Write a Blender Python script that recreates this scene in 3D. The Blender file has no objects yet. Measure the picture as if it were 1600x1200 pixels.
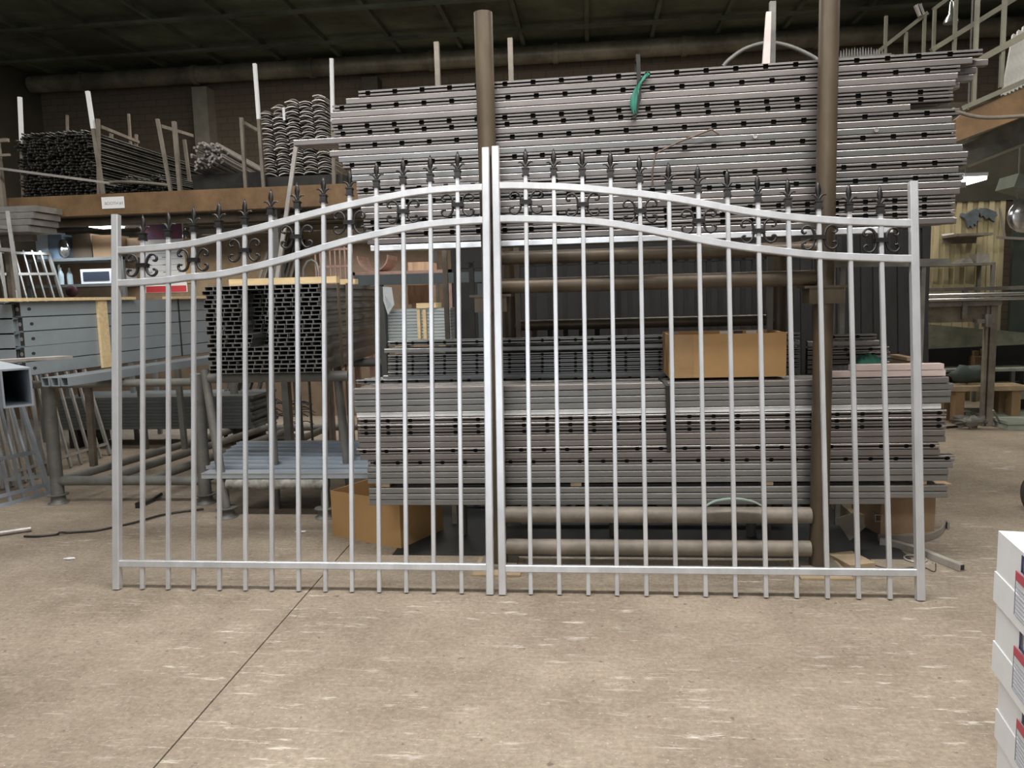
import bpy, math, random
from mathutils import Vector, Matrix
random.seed(7)
PI = math.pi
COL = bpy.context.scene.collection
SC = bpy.context.scene

# ------------------------------------------------------------------ camera
FPX, CAMH = 1200.0, 1.5
YAW, PITCH, ROLL = math.radians(6), math.radians(6.6), -0.027
def _basis():
    cy, sy, cp, sp = math.cos(YAW), math.sin(YAW), math.cos(PITCH), math.sin(PITCH)
    F = Vector((-sy*cp, cy*cp, -sp)); R = Vector((cy, sy, 0)); U = R.cross(F)
    cr, sr = math.cos(ROLL), math.sin(ROLL)
    return F, cr*R + sr*U, -sr*R + cr*U
CF, CR, CU = _basis()
CP = Vector((0, 0, CAMH))
cam_d = bpy.data.cameras.new('camera'); cam = bpy.data.objects.new('camera', cam_d); COL.objects.link(cam)
cam.matrix_world = Matrix(((CR.x, CU.x, -CF.x, 0), (CR.y, CU.y, -CF.y, 0), (CR.z, CU.z, -CF.z, CAMH), (0, 0, 0, 1)))
cam_d.sensor_width = 36; cam_d.lens = 36*FPX/1600; cam_d.clip_start = 0.05; cam_d.clip_end = 60
SC.camera = cam
def ray(px, py): return CF + CR*((px-800)/FPX) - CU*((py-600)/FPX)
def A(px, py, Y):                      # point of the pixel's ray at distance Y
    d = ray(px, py); return CP + d*(Y/d.y)
def G(px, py, z=0.0):                  # point of the pixel's ray at height z
    d = ray(px, py); return CP + d*((z-CAMH)/d.z)

# ------------------------------------------------------------------ world, lights, exposure
w = bpy.data.worlds.new('world'); SC.world = w; w.use_nodes = True
w.node_tree.nodes['Background'].inputs[0].default_value = (0.8, 0.9, 1, 1)
w.node_tree.nodes['Background'].inputs[1].default_value = 0.03
def area(name, loc, size, power, color=(1, 1, 1), rot=(0, 0, 0)):
    l = bpy.data.lights.new(name, 'AREA'); l.shape = 'RECTANGLE'; l.size, l.size_y = size
    l.energy = power; l.color = color
    o = bpy.data.objects.new(name, l); COL.objects.link(o); o.location = loc; o.rotation_euler = rot
    return o
area('ceiling_light_front', (-0.3, 2.6, 5.1), (7.5, 0.4), 380, (1, 0.985, 0.965))
area('near_fill_light', (0, -0.8, 5.2), (7, 0.8), 165, (1, 0.985, 0.97))  # unseen overhead fill added near the camera
area('camera_side_fill', (-2.0, -3.7, 2.4), (5, 3), 75, (0.84, 0.92, 1), (math.radians(90), 0, 0))  # fill added behind the camera; the front wall has no doorway
area('ceiling_light_left', (-6.3, 6.0, 5.2), (0.5, 3.5), 55, (1, 0.97, 0.9))
area('ceiling_light_right', (5.4, 6.5, 5.2), (0.4, 5), 62, (1, 0.97, 0.88))
area('rear_fill_light', (-0.5, 9.0, 5.35), (9, 0.5), 270, (1, 0.96, 0.88))  # unseen fill added to lift the back wall and ceiling
SC.view_settings.view_transform = 'Standard'; SC.view_settings.look = 'None'
SC.view_settings.gamma = 1; SC.view_settings.use_curve_mapping = False
SC.view_settings.exposure = 0.30

# ------------------------------------------------------------------ materials
MATS = {}
def mat(name, col, rough=0.5, metal=0.0, var=0.12, scale=6, stretch=(1, 1, 1), col2=None, emit=0, bump=0.0, rnd=0.0):
    if name in MATS: return MATS[name]
    m = bpy.data.materials.new(name); m.use_nodes = True; nt = m.node_tree; N = nt.nodes; L = nt.links
    b = N['Principled BSDF']; b.inputs['Roughness'].default_value = rough; b.inputs['Metallic'].default_value = metal
    tc = N.new('ShaderNodeTexCoord'); mp = N.new('ShaderNodeMapping'); mp.inputs['Scale'].default_value = stretch
    L.new(tc.outputs['Object'], mp.inputs['Vector'])
    nz = N.new('ShaderNodeTexNoise'); nz.inputs['Scale'].default_value = scale; nz.inputs['Detail'].default_value = 5
    nz.inputs['Roughness'].default_value = 0.65
    L.new(mp.outputs[0], nz.inputs['Vector'])
    cr = N.new('ShaderNodeValToRGB')
    c2 = col2 if col2 else tuple(min(1, c*(1+var)) for c in col)
    c1 = col if col2 else tuple(c*(1-var) for c in col)
    cr.color_ramp.elements[0].position = 0.36; cr.color_ramp.elements[1].position = 0.66
    cr.color_ramp.elements[0].color = (*c1, 1); cr.color_ramp.elements[1].color = (*c2, 1)
    L.new(nz.outputs['Fac'], cr.inputs[0])
    out = cr.outputs[0]
    if rnd:
        oi = N.new('ShaderNodeObjectInfo'); mr = N.new('ShaderNodeMapRange')
        mr.inputs[3].default_value = 1-rnd; mr.inputs[4].default_value = 1+rnd
        L.new(oi.outputs['Random'], mr.inputs[0])
        mx = N.new('ShaderNodeVectorMath'); mx.operation = 'SCALE'
        L.new(out, mx.inputs[0]); L.new(mr.outputs[0], mx.inputs['Scale']); out = mx.outputs[0]
    L.new(out, b.inputs['Base Color'])
    if emit:
        b.inputs['Emission Color'].default_value = (*col, 1); b.inputs['Emission Strength'].default_value = emit
    if bump:
        bp = N.new('ShaderNodeBump'); bp.inputs['Strength'].default_value = bump; bp.inputs['Distance'].default_value = 0.01
        L.new(nz.outputs['Fac'], bp.inputs['Height']); L.new(bp.outputs[0], b.inputs['Normal'])
    MATS[name] = m
    return m
M_GATE = mat('bright_bare_steel', (0.61, 0.615, 0.63), 0.30, 0.55, 0.10, 9, (1, 1, 0.4), rnd=0.03)
M_BLACK = mat('forged_black_steel', (0.026, 0.024, 0.023), 0.33, 0.4, 0.3, 20)
M_RAIL = mat('rolled_steel_rail', (0.245, 0.224, 0.214), 0.34, 0.68, 0.12, 3, (1, 6, 6), rnd=0.10)
M_RAILB = mat('cold_steel_rail', (0.235, 0.232, 0.226), 0.34, 0.68, 0.12, 3, (1, 6, 6), rnd=0.10)
M_SHEEN = mat('polished_steel_rail', (0.85, 0.88, 0.92), 0.25, 0.4, 0.2, 2, (1.4, 0, 0))
M_POST = mat('brown_oxidised_pipe', (0.085, 0.063, 0.040), 0.42, 0.3, 0.3, 5, (1, 1, 0.35))
M_PIPEG = mat('dusty_pipe', (0.20, 0.17, 0.135), 0.6, 0.15, 0.3, 5)
M_RACK = mat('grey_painted_pipe', (0.15, 0.145, 0.13), 0.55, 0.15, 0.22, 6)
M_TUBE = mat('dark_box_tube', (0.25, 0.245, 0.235), 0.36, 0.6, 0.15, 5, rnd=0.15)
M_CHAN = mat('primed_blue_channel', (0.285, 0.32, 0.34), 0.42, 0.25, 0.08, 3, rnd=0.05)
M_PROF = mat('zinc_blue_profile', (0.42, 0.465, 0.52), 0.30, 0.55, 0.1, 3, rnd=0.08)
M_HOLE = mat('hollow_shadow_steel', (0.03, 0.028, 0.026), 0.8, 0.1)  # near-black colour stands in for shade inside hollow sections
M_WOOD = mat('pale_pine', (0.66, 0.50, 0.28), 0.7, 0, 0.14, 4, (1, 8, 8))
M_WOODB = mat('orange_pine_boards', (0.62, 0.40, 0.25), 0.7, 0, 0.2, 3, (10, 1, 1))
M_WOODD = mat('weathered_timber', (0.36, 0.27, 0.17), 0.8, 0, 0.2, 6)
M_CARD = mat('kraft_cardboard', (0.42, 0.25, 0.105), 0.8, 0, 0.08, 2)
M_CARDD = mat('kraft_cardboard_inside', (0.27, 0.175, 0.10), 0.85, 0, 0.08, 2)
M_BEAM = mat('rusty_ochre_paint', (0.13, 0.075, 0.034), 0.65, 0.05, 0.3, 5, col2=(0.22, 0.13, 0.06))
M_DARK = mat('dark_steel', (0.028, 0.026, 0.023), 0.55, 0.4, 0.3, 8, rnd=0.3)
M_REBAR = mat('black_rod_steel', (0.085, 0.08, 0.07), 0.42, 0.6, 0.4, 8, rnd=0.6)
M_STRIP = mat('bent_strip_steel', (0.40, 0.37, 0.34), 0.38, 0.45, 0.15, 9, rnd=0.2)
M_WHITE = mat('white_paper', (0.80, 0.80, 0.80), 0.6, 0, 0.03, 5)
M_WHITEP = mat('white_plastic', (0.82, 0.84, 0.88), 0.4, 0, 0.02, 5)
M_WBOX = mat('white_coated_carton', (0.66, 0.67, 0.68), 0.55, 0, 0.04, 8)
M_RED = mat('red_print', (0.55, 0.05, 0.06), 0.5, 0, 0.05)
M_REDT = mat('red_print_on_carton', (0.42, 0.06, 0.09), 0.6, 0, 0.05)
M_NAVY = mat('navy_print', (0.03, 0.035, 0.09), 0.5, 0, 0.05)
M_INK = mat('grey_print', (0.30, 0.31, 0.36), 0.7, 0, 0.05)
M_BOARD = mat('brown_fibreboard', (0.20, 0.14, 0.09), 0.8, 0, 0.25, 2)
M_GREEN = mat('green_cloth', (0.0, 0.05, 0.03), 0.8, 0, 0.3, 12)
M_TEAL = mat('green_plastic_rag', (0.015, 0.15, 0.10), 0.5, 0, 0.3, 12)
M_BLKCL = mat('black_cloth', (0.02, 0.02, 0.022), 0.9, 0, 0.3, 12)
M_RUBBER = mat('black_rubber', (0.02, 0.018, 0.015), 0.5, 0, 0.1)
M_LAMP = mat('lit_tube', (1, 1, 1), 0.5, 0, 0, emit=9)
M_CREAM = mat('cream_painted_panel', (0.52, 0.45, 0.27), 0.6, 0, 0.2, 1.6, (1, 1, 0.6), col2=(0.40, 0.33, 0.19))
M_CONC = mat('dirty_concrete', (0.25, 0.23, 0.19), 0.9, 0, 0.2, 3)
M_GREY = mat('worn_grey_metal', (0.20, 0.19, 0.165), 0.5, 0.4, 0.3, 5)
M_CHROME = mat('shiny_worn_steel', (0.6, 0.6, 0.6), 0.2, 0.9, 0.1, 6)
M_GLASS = mat('dark_oven_glass', (0.05, 0.06, 0.085), 0.35, 0, 0.05)
M_BLUEG = mat('blue_grey_plastic', (0.22, 0.30, 0.40), 0.4, 0, 0.1)
M_PINK = mat('copper_pink_steel', (0.42, 0.27, 0.22), 0.45, 0.3, 0.2, 8)

# ------------------------------------------------------------------ mesh builder
class MB:
    def __init__(s): s.v = []; s.f = []; s.m = []; s.sm = []; s.cur = 0; s.smooth = False
    def add(s, vs, fs):
        n = len(s.v); s.v += [Vector(v) for v in vs]
        for f in fs: s.f.append([i+n for i in f]); s.m.append(s.cur); s.sm.append(s.smooth)
        return s
    def box(s, c, d, M=None):
        x, y, z = d[0]/2, d[1]/2, d[2]/2; c = Vector(c)
        vs = [Vector((i, j, k)) for k in (-z, z) for j in (-y, y) for i in (-x, x)]
        vs = [(M @ v if M else v)+c for v in vs]
        return s.add(vs, [(0, 2, 3, 1), (4, 5, 7, 6), (0, 1, 5, 4), (2, 6, 7, 3), (0, 4, 6, 2), (1, 3, 7, 5)])
    def bb(s, a, b):
        return s.box([(a[i]+b[i])/2 for i in range(3)], [abs(b[i]-a[i]) for i in range(3)])
    def frame(s, p, q, up):
        d = (q-p).normalized(); side = d.cross(up)
        if side.length < 1e-6: side = d.cross(Vector((1, 0, 0)))
        side.normalize(); u = side.cross(d).normalized()
        return d, side, u
    def bar(s, p, q, w, h, up=Vector((0, 0, 1)), wall=0):       # rectangular section; wall > 0 leaves it open-ended
        p, q = Vector(p), Vector(q); d, sd, u = s.frame(p, q, up)
        def ring(o, k, w, h): return [o+sd*(a*w/2)+u*(b*h/2) for a, b in ((-1, -1), (1, -1), (1, 1), (-1, 1))]
        if not wall:
            return s.add(ring(p, 0, w, h)+ring(q, 0, w, h), [(0, 1, 2, 3), (7, 6, 5, 4), (0, 4, 5, 1), (1, 5, 6, 2), (2, 6, 7, 3), (3, 7, 4, 0)])
        wi, hi = w-2*wall, h-2*wall
        vs = ring(p, 0, w, h)+ring(q, 0, w, h)+ring(p, 0, wi, hi)+ring(q, 0, wi, hi)
        fs = []
        for i in range(4):
            j = (i+1) % 4
            fs += [(i, i+4, j+4, j), (8+i, 8+j, 12+j, 12+i), (i, j, 8+j, 8+i), (4+j, 4+i, 12+i, 12+j)]
        return s.add(vs, fs)
    def cbar(s, p, q, w, h, up=Vector((0, 0, 1)), c=0.003):       # rectangular section with chamfered edges
        p, q = Vector(p), Vector(q); d, sd, u = s.frame(p, q, up); a, b = w/2, h/2
        sec = [(-a+c, -b), (a-c, -b), (a, -b+c), (a, b-c), (a-c, b), (-a+c, b), (-a, b-c), (-a, -b+c)]
        vs = [o+sd*x+u*y for o in (p, q) for x, y in sec]
        return s.add(vs, [tuple(range(8)), tuple(range(15, 7, -1))]+[(i, i+8, (i+1) % 8+8, (i+1) % 8) for i in range(8)])
    def tube(s, pts, r, n=10, caps=True, r2=None):
        pts = [Vector(p) for p in pts]; K = len(pts); vs = []; prev = None
        for i, p in enumerate(pts):
            t = (pts[min(i+1, K-1)]-pts[max(i-1, 0)]).normalized()
            if prev is None:
                a = Vector((0, 0, 1)) if abs(t.z) < 0.9 else Vector((1, 0, 0))
                u = t.cross(a).normalized()
            else:
                u = prev-t*prev.dot(t); u.normalize()
            prev = u; v = t.cross(u)
            rr = r if r2 is None else r+(r2-r)*i/(K-1)
            if isinstance(r, (list, tuple)): rr = r[i]
            vs += [p+(u*math.cos(2*PI*k/n)+v*math.sin(2*PI*k/n))*rr for k in range(n)]
        fs = [(i*n+k, i*n+(k+1) % n, (i+1)*n+(k+1) % n, (i+1)*n+k) for i in range(K-1) for k in range(n)]
        o = s.smooth; s.smooth = True; s.add(vs, fs); s.smooth = False
        if caps:
            s.add(vs[:n], [tuple(range(n))[::-1]]); s.add(vs[-n:], [tuple(range(n))])
        s.smooth = o
        return s
    def sweep(s, pts, w, h, up):                                # rectangle swept along a path; w across, h along "up"
        pts = [Vector(p) for p in pts]; K = len(pts); vs = []
        for i, p in enumerate(pts):
            t = (pts[min(i+1, K-1)]-pts[max(i-1, 0)]).normalized()
            sd = t.cross(up).normalized(); u = up
            vs += [p+sd*(a*h/2)+u*(b*w/2) for a, b in ((-1, -1), (1, -1), (1, 1), (-1, 1))]
        fs = [(0, 1, 2, 3), tuple(4*(K-1)+k for k in (3, 2, 1, 0))]
        for i in range(K-1):
            for k in range(4):
                fs.append((i*4+k, (i+1)*4+k, (i+1)*4+(k+1) % 4, i*4+(k+1) % 4))
        return s.add(vs, fs)
    def csweep(s, pts, w, h, up, c):
        K = len(pts); vs = []; a, b = h/2, w/2
        sec = [(-a+c, -b), (a-c, -b), (a, -b+c), (a, b-c), (a-c, b), (-a+c, b), (-a, b-c), (-a, -b+c)]
        for i, p in enumerate(pts):
            t = (pts[min(i+1, K-1)]-pts[max(i-1, 0)]).normalized(); sd = t.cross(up).normalized()
            vs += [p+sd*x+up*y for x, y in sec]
        return s.add(vs, [tuple(range(8)), tuple(range(8*K-1, 8*K-9, -1))]+[(i*8+k, (i+1)*8+k, (i+1)*8+(k+1) % 8, i*8+(k+1) % 8) for i in range(K-1) for k in range(8)])
    def prism(s, poly, thick):                                  # polygon pts (3D) extruded by a vector
        n = len(poly); poly = [Vector(p) for p in poly]; t = Vector(thick)
        return s.add(poly+[p+t for p in poly], [tuple(range(n)), tuple(range(2*n-1, n-1, -1))]+[(i, i+n, (i+1) % n+n, (i+1) % n) for i in range(n)])
    def lathe(s, prof, c=(0, 0, 0), n=16, M=None):
        c = Vector(c); vs = []
        for r, z in prof:
            for k in range(n):
                v = Vector((r*math.cos(2*PI*k/n), r*math.sin(2*PI*k/n), z)); vs.append((M @ v if M else v)+c)
        K = len(prof)
        o = s.smooth; s.smooth = True
        s.add(vs, [(i*n+k, i*n+(k+1) % n, (i+1)*n+(k+1) % n, (i+1)*n+k) for i in range(K-1) for k in range(n)])
        s.smooth = False
        s.add(vs[:n], [tuple(range(n))[::-1]]); s.add(vs[-n:], [tuple(range(n))]); s.smooth = o
        return s
    def mesh(s, name, mats, origin=None, W=None):
        me = bpy.data.meshes.new(name)
        o = Vector(origin) if origin is not None else Vector((0, 0, 0))
        vs = [(W @ v) if W else v-o for v in s.v]
        me.from_pydata([tuple(v) for v in vs], [], s.f)
        for m in (mats if isinstance(mats, (list, tuple)) else [mats]): me.materials.append(m)
        for p, mi, sm in zip(me.polygons, s.m, s.sm): p.material_index = mi; p.use_smooth = sm
        import bmesh
        b = bmesh.new(); b.from_mesh(me); bmesh.ops.recalc_face_normals(b, faces=b.faces); b.to_mesh(me); b.free()
        me.update(); return me

def setp(o, label=None, cat=None, group=None, kind=None):
    if label: o['label'] = label
    if cat: o['category'] = cat
    if group: o['group'] = group
    if kind: o['kind'] = kind
    return o
WM = {}
def thing(name, label, cat, loc=(0, 0, 0), rot=(0, 0, 0), group=None):
    from mathutils import Euler
    o = bpy.data.objects.new(name, None); COL.objects.link(o); o.empty_display_size = 0.1
    o.location = loc; o.rotation_euler = rot
    WM[o.name] = Matrix.Translation(Vector(loc)) @ Euler(rot).to_matrix().to_4x4()
    return setp(o, label, cat, group)
def part(name, mb, m, parent, label=None, local=False, kind=None):
    """mesh given in world coordinates (or in the parent's own when local)"""
    P = WM[parent.name]
    me = mb.mesh(name, m, W=None if local else P.inverted(), origin=None)
    o = bpy.data.objects.new(name, me); COL.objects.link(o); o.parent = parent; WM[o.name] = P
    return setp(o, label, None, None, kind)
def solo(name, mb, m, label, cat, group=None, kind=None):
    xs = [v.x for v in mb.v]; ys = [v.y for v in mb.v]; zs = [v.z for v in mb.v]
    o0 = Vector(((min(xs)+max(xs))/2, (min(ys)+max(ys))/2, min(zs)))
    o = bpy.data.objects.new(name, mb.mesh(name, m, origin=o0)); COL.objects.link(o); o.location = o0
    WM[o.name] = Matrix.Translation(o0)
    return setp(o, label, cat, group, kind)
def struct(name, mb, m):
    o = bpy.data.objects.new(name, mb.mesh(name, m)); COL.objects.link(o); WM[o.name] = Matrix.Identity(4)
    o['kind'] = 'structure'; return o
def copy_mesh(o, mw, label=None, group=None):
    c = o.copy(); COL.objects.link(c); c.matrix_world = mw
    if label: c['label'] = label
    if group: c['group'] = group
    return c
ORD = ['topmost', 'second', 'third', 'fourth', 'fifth', 'sixth', 'seventh', 'eighth', 'ninth', 'tenth', 'eleventh', 'twelfth', 'thirteenth',
       'fourteenth', 'fifteenth', 'sixteenth', 'seventeenth', 'eighteenth', 'nineteenth', 'twentieth', 'twenty-first', 'twenty-second',
       'twenty-third', 'twenty-fourth', 'twenty-fifth', 'twenty-sixth']
NTH = ['first'] + ORD[1:]
def nth(i):
    return NTH[i] if i < 26 else ('twenty-seventh', 'twenty-eighth', 'twenty-ninth', 'thirtieth', 'thirty-first', 'thirty-second', 'thirty-third', 'thirty-fourth', 'thirty-fifth')[min(i-26, 8)]
X3, Y3, Z3 = Vector((1, 0, 0)), Vector((0, 1, 0)), Vector((0, 0, 1))

# ------------------------------------------------------------------ room shell
RX0, RX1, RY0, RY1, RZ = -9.5, 8.5, -4.2, 13.0, 5.5
j0, j1 = G(240, 1200), G(556, 840)
jd = (j1-j0).normalized(); jn = Vector((jd.y, -jd.x, 0))
def jx(y): t = (y-j0.y)/jd.y; return j0.x+jd.x*t
mb = MB(); g = 0.0035
mb.add([(RX0, RY0, 0), (jx(RY0)-g, RY0, 0), (jx(RY1)-g, RY1, 0), (RX0, RY1, 0)], [(0, 1, 2, 3)])
mb.add([(jx(RY0)+g, RY0, 0), (RX1, RY0, 0), (RX1, RY1, 0), (jx(RY1)+g, RY1, 0)], [(0, 1, 2, 3)])
for sgn in (-1, 1):
    a, b = (jx(RY0)+sgn*g, RY0), (jx(RY1)+sgn*g, RY1)
    mb.add([(a[0], a[1], 0), (b[0], b[1], 0), (b[0], b[1], -0.02), (a[0], a[1], -0.02)], [(0, 1, 2, 3)])
mb.cur = 1; mb.box(((RX0+RX1)/2, (RY0+RY1)/2, -0.07), (RX1-RX0, RY1-RY0, 0.1))
M_FLOOR = bpy.data.materials.new('worn_concrete_floor'); M_FLOOR.use_nodes = True
def floor_nodes():
    nt = M_FLOOR.node_tree; N = nt.nodes; L = nt.links; b = N['Principled BSDF']
    tc = N.new('ShaderNodeTexCoord')
    def noise(scale, stretch, det=6, rough=0.6):
        mp = N.new('ShaderNodeMapping'); mp.inputs['Scale'].default_value = stretch; L.new(tc.outputs['Object'], mp.inputs[0])
        n = N.new('ShaderNodeTexNoise'); n.inputs['Scale'].default_value = scale; n.inputs['Detail'].default_value = det
        n.inputs['Roughness'].default_value = rough; L.new(mp.outputs[0], n.inputs[0]); return n.outputs['Fac']
    def ramp(src, p0, p1, c0, c1):
        r = N.new('ShaderNodeValToRGB'); e = r.color_ramp.elements; e[0].position = p0; e[1].position = p1
        e[0].color = (*c0, 1); e[1].color = (*c1, 1); L.new(src, r.inputs[0]); return r.outputs[0]
    def mix(t, fac, a, bb):
        m = N.new('ShaderNodeMix'); m.data_type = 'RGBA'; m.blend_type = t
        if isinstance(fac, float): m.inputs[0].default_value = fac
        else: L.new(fac, m.inputs[0])
        L.new(a, m.inputs[6])
        if isinstance(bb, tuple): m.inputs[7].default_value = (*bb, 1)
        else: L.new(bb, m.inputs[7])
        return m.outputs[2]
    base = ramp(noise(1.6, (1, 1, 1), 9, 0.72), 0.34, 0.68, (0.198, 0.155, 0.110), (0.335, 0.275, 0.207))
    fine = ramp(noise(45, (1, 1, 1), 4, 0.7), 0.3, 0.7, (0.68, 0.68, 0.68), (1.12, 1.12, 1.12))
    c = mix('MULTIPLY', 1.0, base, fine)
    s1 = ramp(noise(9, (0.45, 2.6, 1), 5, 0.75), 0.575, 0.66, (0, 0, 0), (1, 1, 1))
    s2 = ramp(noise(1.1, (1, 1, 1), 3, 0.5), 0.42, 0.60, (0, 0, 0), (0.75, 0.75, 0.75))
    sm = N.new('ShaderNodeMath'); sm.operation = 'MULTIPLY'; L.new(s1, sm.inputs[0]); L.new(s2, sm.inputs[1])
    c = mix('MIX', sm.outputs[0], c, (0.60, 0.55, 0.48))
    mp2 = N.new('ShaderNodeMapping'); mp2.inputs['Rotation'].default_value = (0, 0, -0.16); mp2.inputs['Scale'].default_value = (0.5, 5.5, 1); L.new(tc.outputs['Object'], mp2.inputs[0])
    n2 = N.new('ShaderNodeTexNoise'); n2.inputs['Scale'].default_value = 11; n2.inputs['Detail'].default_value = 6; n2.inputs['Roughness'].default_value = 0.8; L.new(mp2.outputs[0], n2.inputs[0])
    s3 = ramp(n2.outputs['Fac'], 0.57, 0.68, (0, 0, 0), (0.55, 0.55, 0.55))
    c = mix('MIX', s3, c, (0.52, 0.47, 0.41))
    s4 = ramp(noise(70, (1, 1, 1), 3, 0.6), 0.62, 0.70, (0, 0, 0), (0.5, 0.5, 0.5)); c = mix('MIX', s4, c, (0.50, 0.45, 0.39))
    sp = ramp(noise(24, (1, 1, 1), 3, 0.6), 0.29, 0.34, (1, 1, 1), (0, 0, 0))
    c = mix('MIX', sp, c, (0.13, 0.10, 0.075))
    L.new(c, b.inputs['Base Color'])
    b.inputs['Roughness'].default_value = 0.72
    bp = N.new('ShaderNodeBump'); bp.inputs['Strength'].default_value = 0.25; bp.inputs['Distance'].default_value = 0.004
    L.new(noise(60, (1, 1, 1), 4, 0.7), bp.inputs['Height']); L.new(bp.outputs[0], b.inputs['Normal'])
floor_nodes()
fl = struct('floor', mb, [M_FLOOR, mat('joint_filler', (0.03, 0.024, 0.018), 0.95)])
M_WALL = mat('dark_brown_block_wall', (0.105, 0.062, 0.042), 0.9, 0, 0.25, 1.5)
def brickify(m):
    nt = m.node_tree; N = nt.nodes; L = nt.links; b = N['Principled BSDF']
    br = N.new('ShaderNodeTexBrick'); tc = N.new('ShaderNodeTexCoord'); mp = N.new('ShaderNodeMapping')
    mp.inputs['Rotation'].default_value = (PI/2, 0, 0); L.new(tc.outputs['Object'], mp.inputs[0]); L.new(mp.outputs[0], br.inputs[0])
    br.inputs['Scale'].default_value = 2.2
    br.inputs['Color1'].default_value = (0.17, 0.135, 0.10, 1); br.inputs['Color2'].default_value = (0.15, 0.12, 0.088, 1)
    br.inputs['Mortar'].default_value = (0.125, 0.098, 0.072, 1); L.new(br.outputs[0], b.inputs['Base Color'])
brickify(M_WALL)
struct('wall_back', MB().bb((RX0, RY1, 0), (RX1, RY1+0.2, RZ)), M_WALL)
M_SIDE = mat('dim_side_wall', (0.09, 0.08, 0.06), 0.9, 0, 0.2, 1.2)
struct('wall_left', MB().bb((RX0-0.2, RY0, 0), (RX0, RY1, RZ)), M_SIDE)
struct('wall_right', MB().bb((RX1, RY0, 0), (RX1+0.2, RY1, RZ)), M_SIDE)
struct('wall_front', MB().bb((RX0, RY0-0.2, 0), (RX1, RY0, RZ)), mat('pale_front_wall', (0.45, 0.46, 0.46), 0.8))
M_CEIL = mat('dark_green_sheet_ceiling', (0.15, 0.17, 0.12), 0.8, 0.0, 0.5, 0.6)
mb = MB(); mb.bb((RX0, RY0, RZ), (RX1, RY1, RZ+0.15))
struct('ceiling', mb, M_CEIL)
mb = MB()
for x in range(-9, 9, 1): mb.bb((x-0.03, 8.2, RZ-0.08), (x+0.03, RY1, RZ))
for y in (9.2, 10.6, 11.9): mb.bb((RX0, y-0.04, RZ-0.12), (RX1, y+0.04, RZ-0.08))
struct('trim_1', mb, mat('ceiling_purlin', (0.13, 0.145, 0.105), 0.7, 0.0, 0.4, 1))
# duct along the top of the back wall, columns on the wall
dz = A(700, 98, 12.7).z
mb = MB(); mb.tube([(RX0+0.05, 12.72, dz+0.05), (RX1-0.05, 12.72, dz+0.05)], 0.14, 14)
for i in range(9): x = RX0+1+i*2; mb.lathe([(0.16, -0.04), (0.16, 0.04)], (x, 12.72, dz+0.05), 14, Matrix.Rotation(PI/2, 3, 'Y'))
solo('overhead_duct', mb, mat('dusty_duct', (0.26, 0.235, 0.175), 0.5, 0.3, 0.4, 2), 'long dusty round duct running along the top of the brick back wall', 'duct')
for k, (px, lab) in enumerate(((330, 'pale grey column on the back wall behind the curled strip pile'), (590, 'dark grey column on the back wall above the tall rail stack'))):
    p = A(px, 300, 12.9); mb = MB(); mb.bb((p.x-0.13, 12.72, 0), (p.x+0.13, 13.0, dz-0.14))
    solo('wall_column', mb, mat('column_paint_%d' % k, ((0.30, 0.28, 0.23), (0.08, 0.07, 0.06))[k], 0.7), lab, 'column')

# ------------------------------------------------------------------ the two gate leaves
GY, TILT = 3.70, math.radians(8.2)
GV = Vector((0, math.sin(TILT), math.cos(TILT))); GN = Vector((0, math.cos(TILT), -math.sin(TILT)))
def UV(px, py, ox):
    d = ray(px, py); O = Vector((ox, GY, 0)); t = (O-CP).dot(GN)/d.dot(GN); P = CP+d*t-O
    return P.x, P.dot(GV)
def catmull(pts, x):
    pts = sorted(pts); n = len(pts)
    if x <= pts[0][0]: return pts[0][1]
    if x >= pts[-1][0]: return pts[-1][1]
    for i in range(n-1):
        if pts[i][0] <= x <= pts[i+1][0]:
            x0, y0 = pts[i]; x1, y1 = pts[i+1]; h = x1-x0
            m0 = (pts[i+1][1]-pts[i-1][1])/(pts[i+1][0]-pts[i-1][0]) if i > 0 else 0
            m1 = (pts[i+2][1]-y0)/(pts[i+2][0]-x0) if i < n-2 else 0
            t = (x-x0)/h
            return (2*t**3-3*t*t+1)*y0+(t**3-2*t*t+t)*h*m0+(-2*t**3+3*t*t)*y1+(t**3-t*t)*h*m1
def spear_mb():
    mb = MB(); mb.smooth = True                      # blade: flattened diamond section
    prof = [(0.0, 0.006), (0.012, 0.0075), (0.026, 0.0055), (0.038, 0.010), (0.055, 0.0115), (0.075, 0.008), (0.098, 0.0015)]
    vs = []
    for z, r in prof:
        for k in range(8):
            a = 2*PI*k/8; rr = r*(1 if k % 2 == 0 else 0.72)
            vs.append((rr*math.cos(a)*1.25, rr*math.sin(a)*0.75, z+0.012))
    K = len(prof)
    mb.add(vs, [(i*8+k, i*8+(k+1) % 8, (i+1)*8+(k+1) % 8, (i+1)*8+k) for i in range(K-1) for k in range(8)]+[tuple(range(8))[::-1], tuple(range(8*(K-1), 8*K))])
    for s in (-1, 1):                                # the two curled side leaves
        pts = [(s*x, 0, z) for x, z in ((0.003, 0.014), (0.007, 0.026), (0.015, 0.036), (0.024, 0.042), (0.033, 0.042), (0.038, 0.038))]
        mb.tube(pts, [0.0055, 0.006, 0.006, 0.005, 0.004, 0.002], 8)
    return mb
def socket_mb():
    mb = MB(); mb.box((0, 0, -0.012), (0.030, 0.030, 0.034)); mb.box((0, 0, 0.007), (0.037, 0.037, 0.007)); mb.box((0, 0, -0.027), (0.037, 0.037, 0.007))
    return mb
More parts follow.
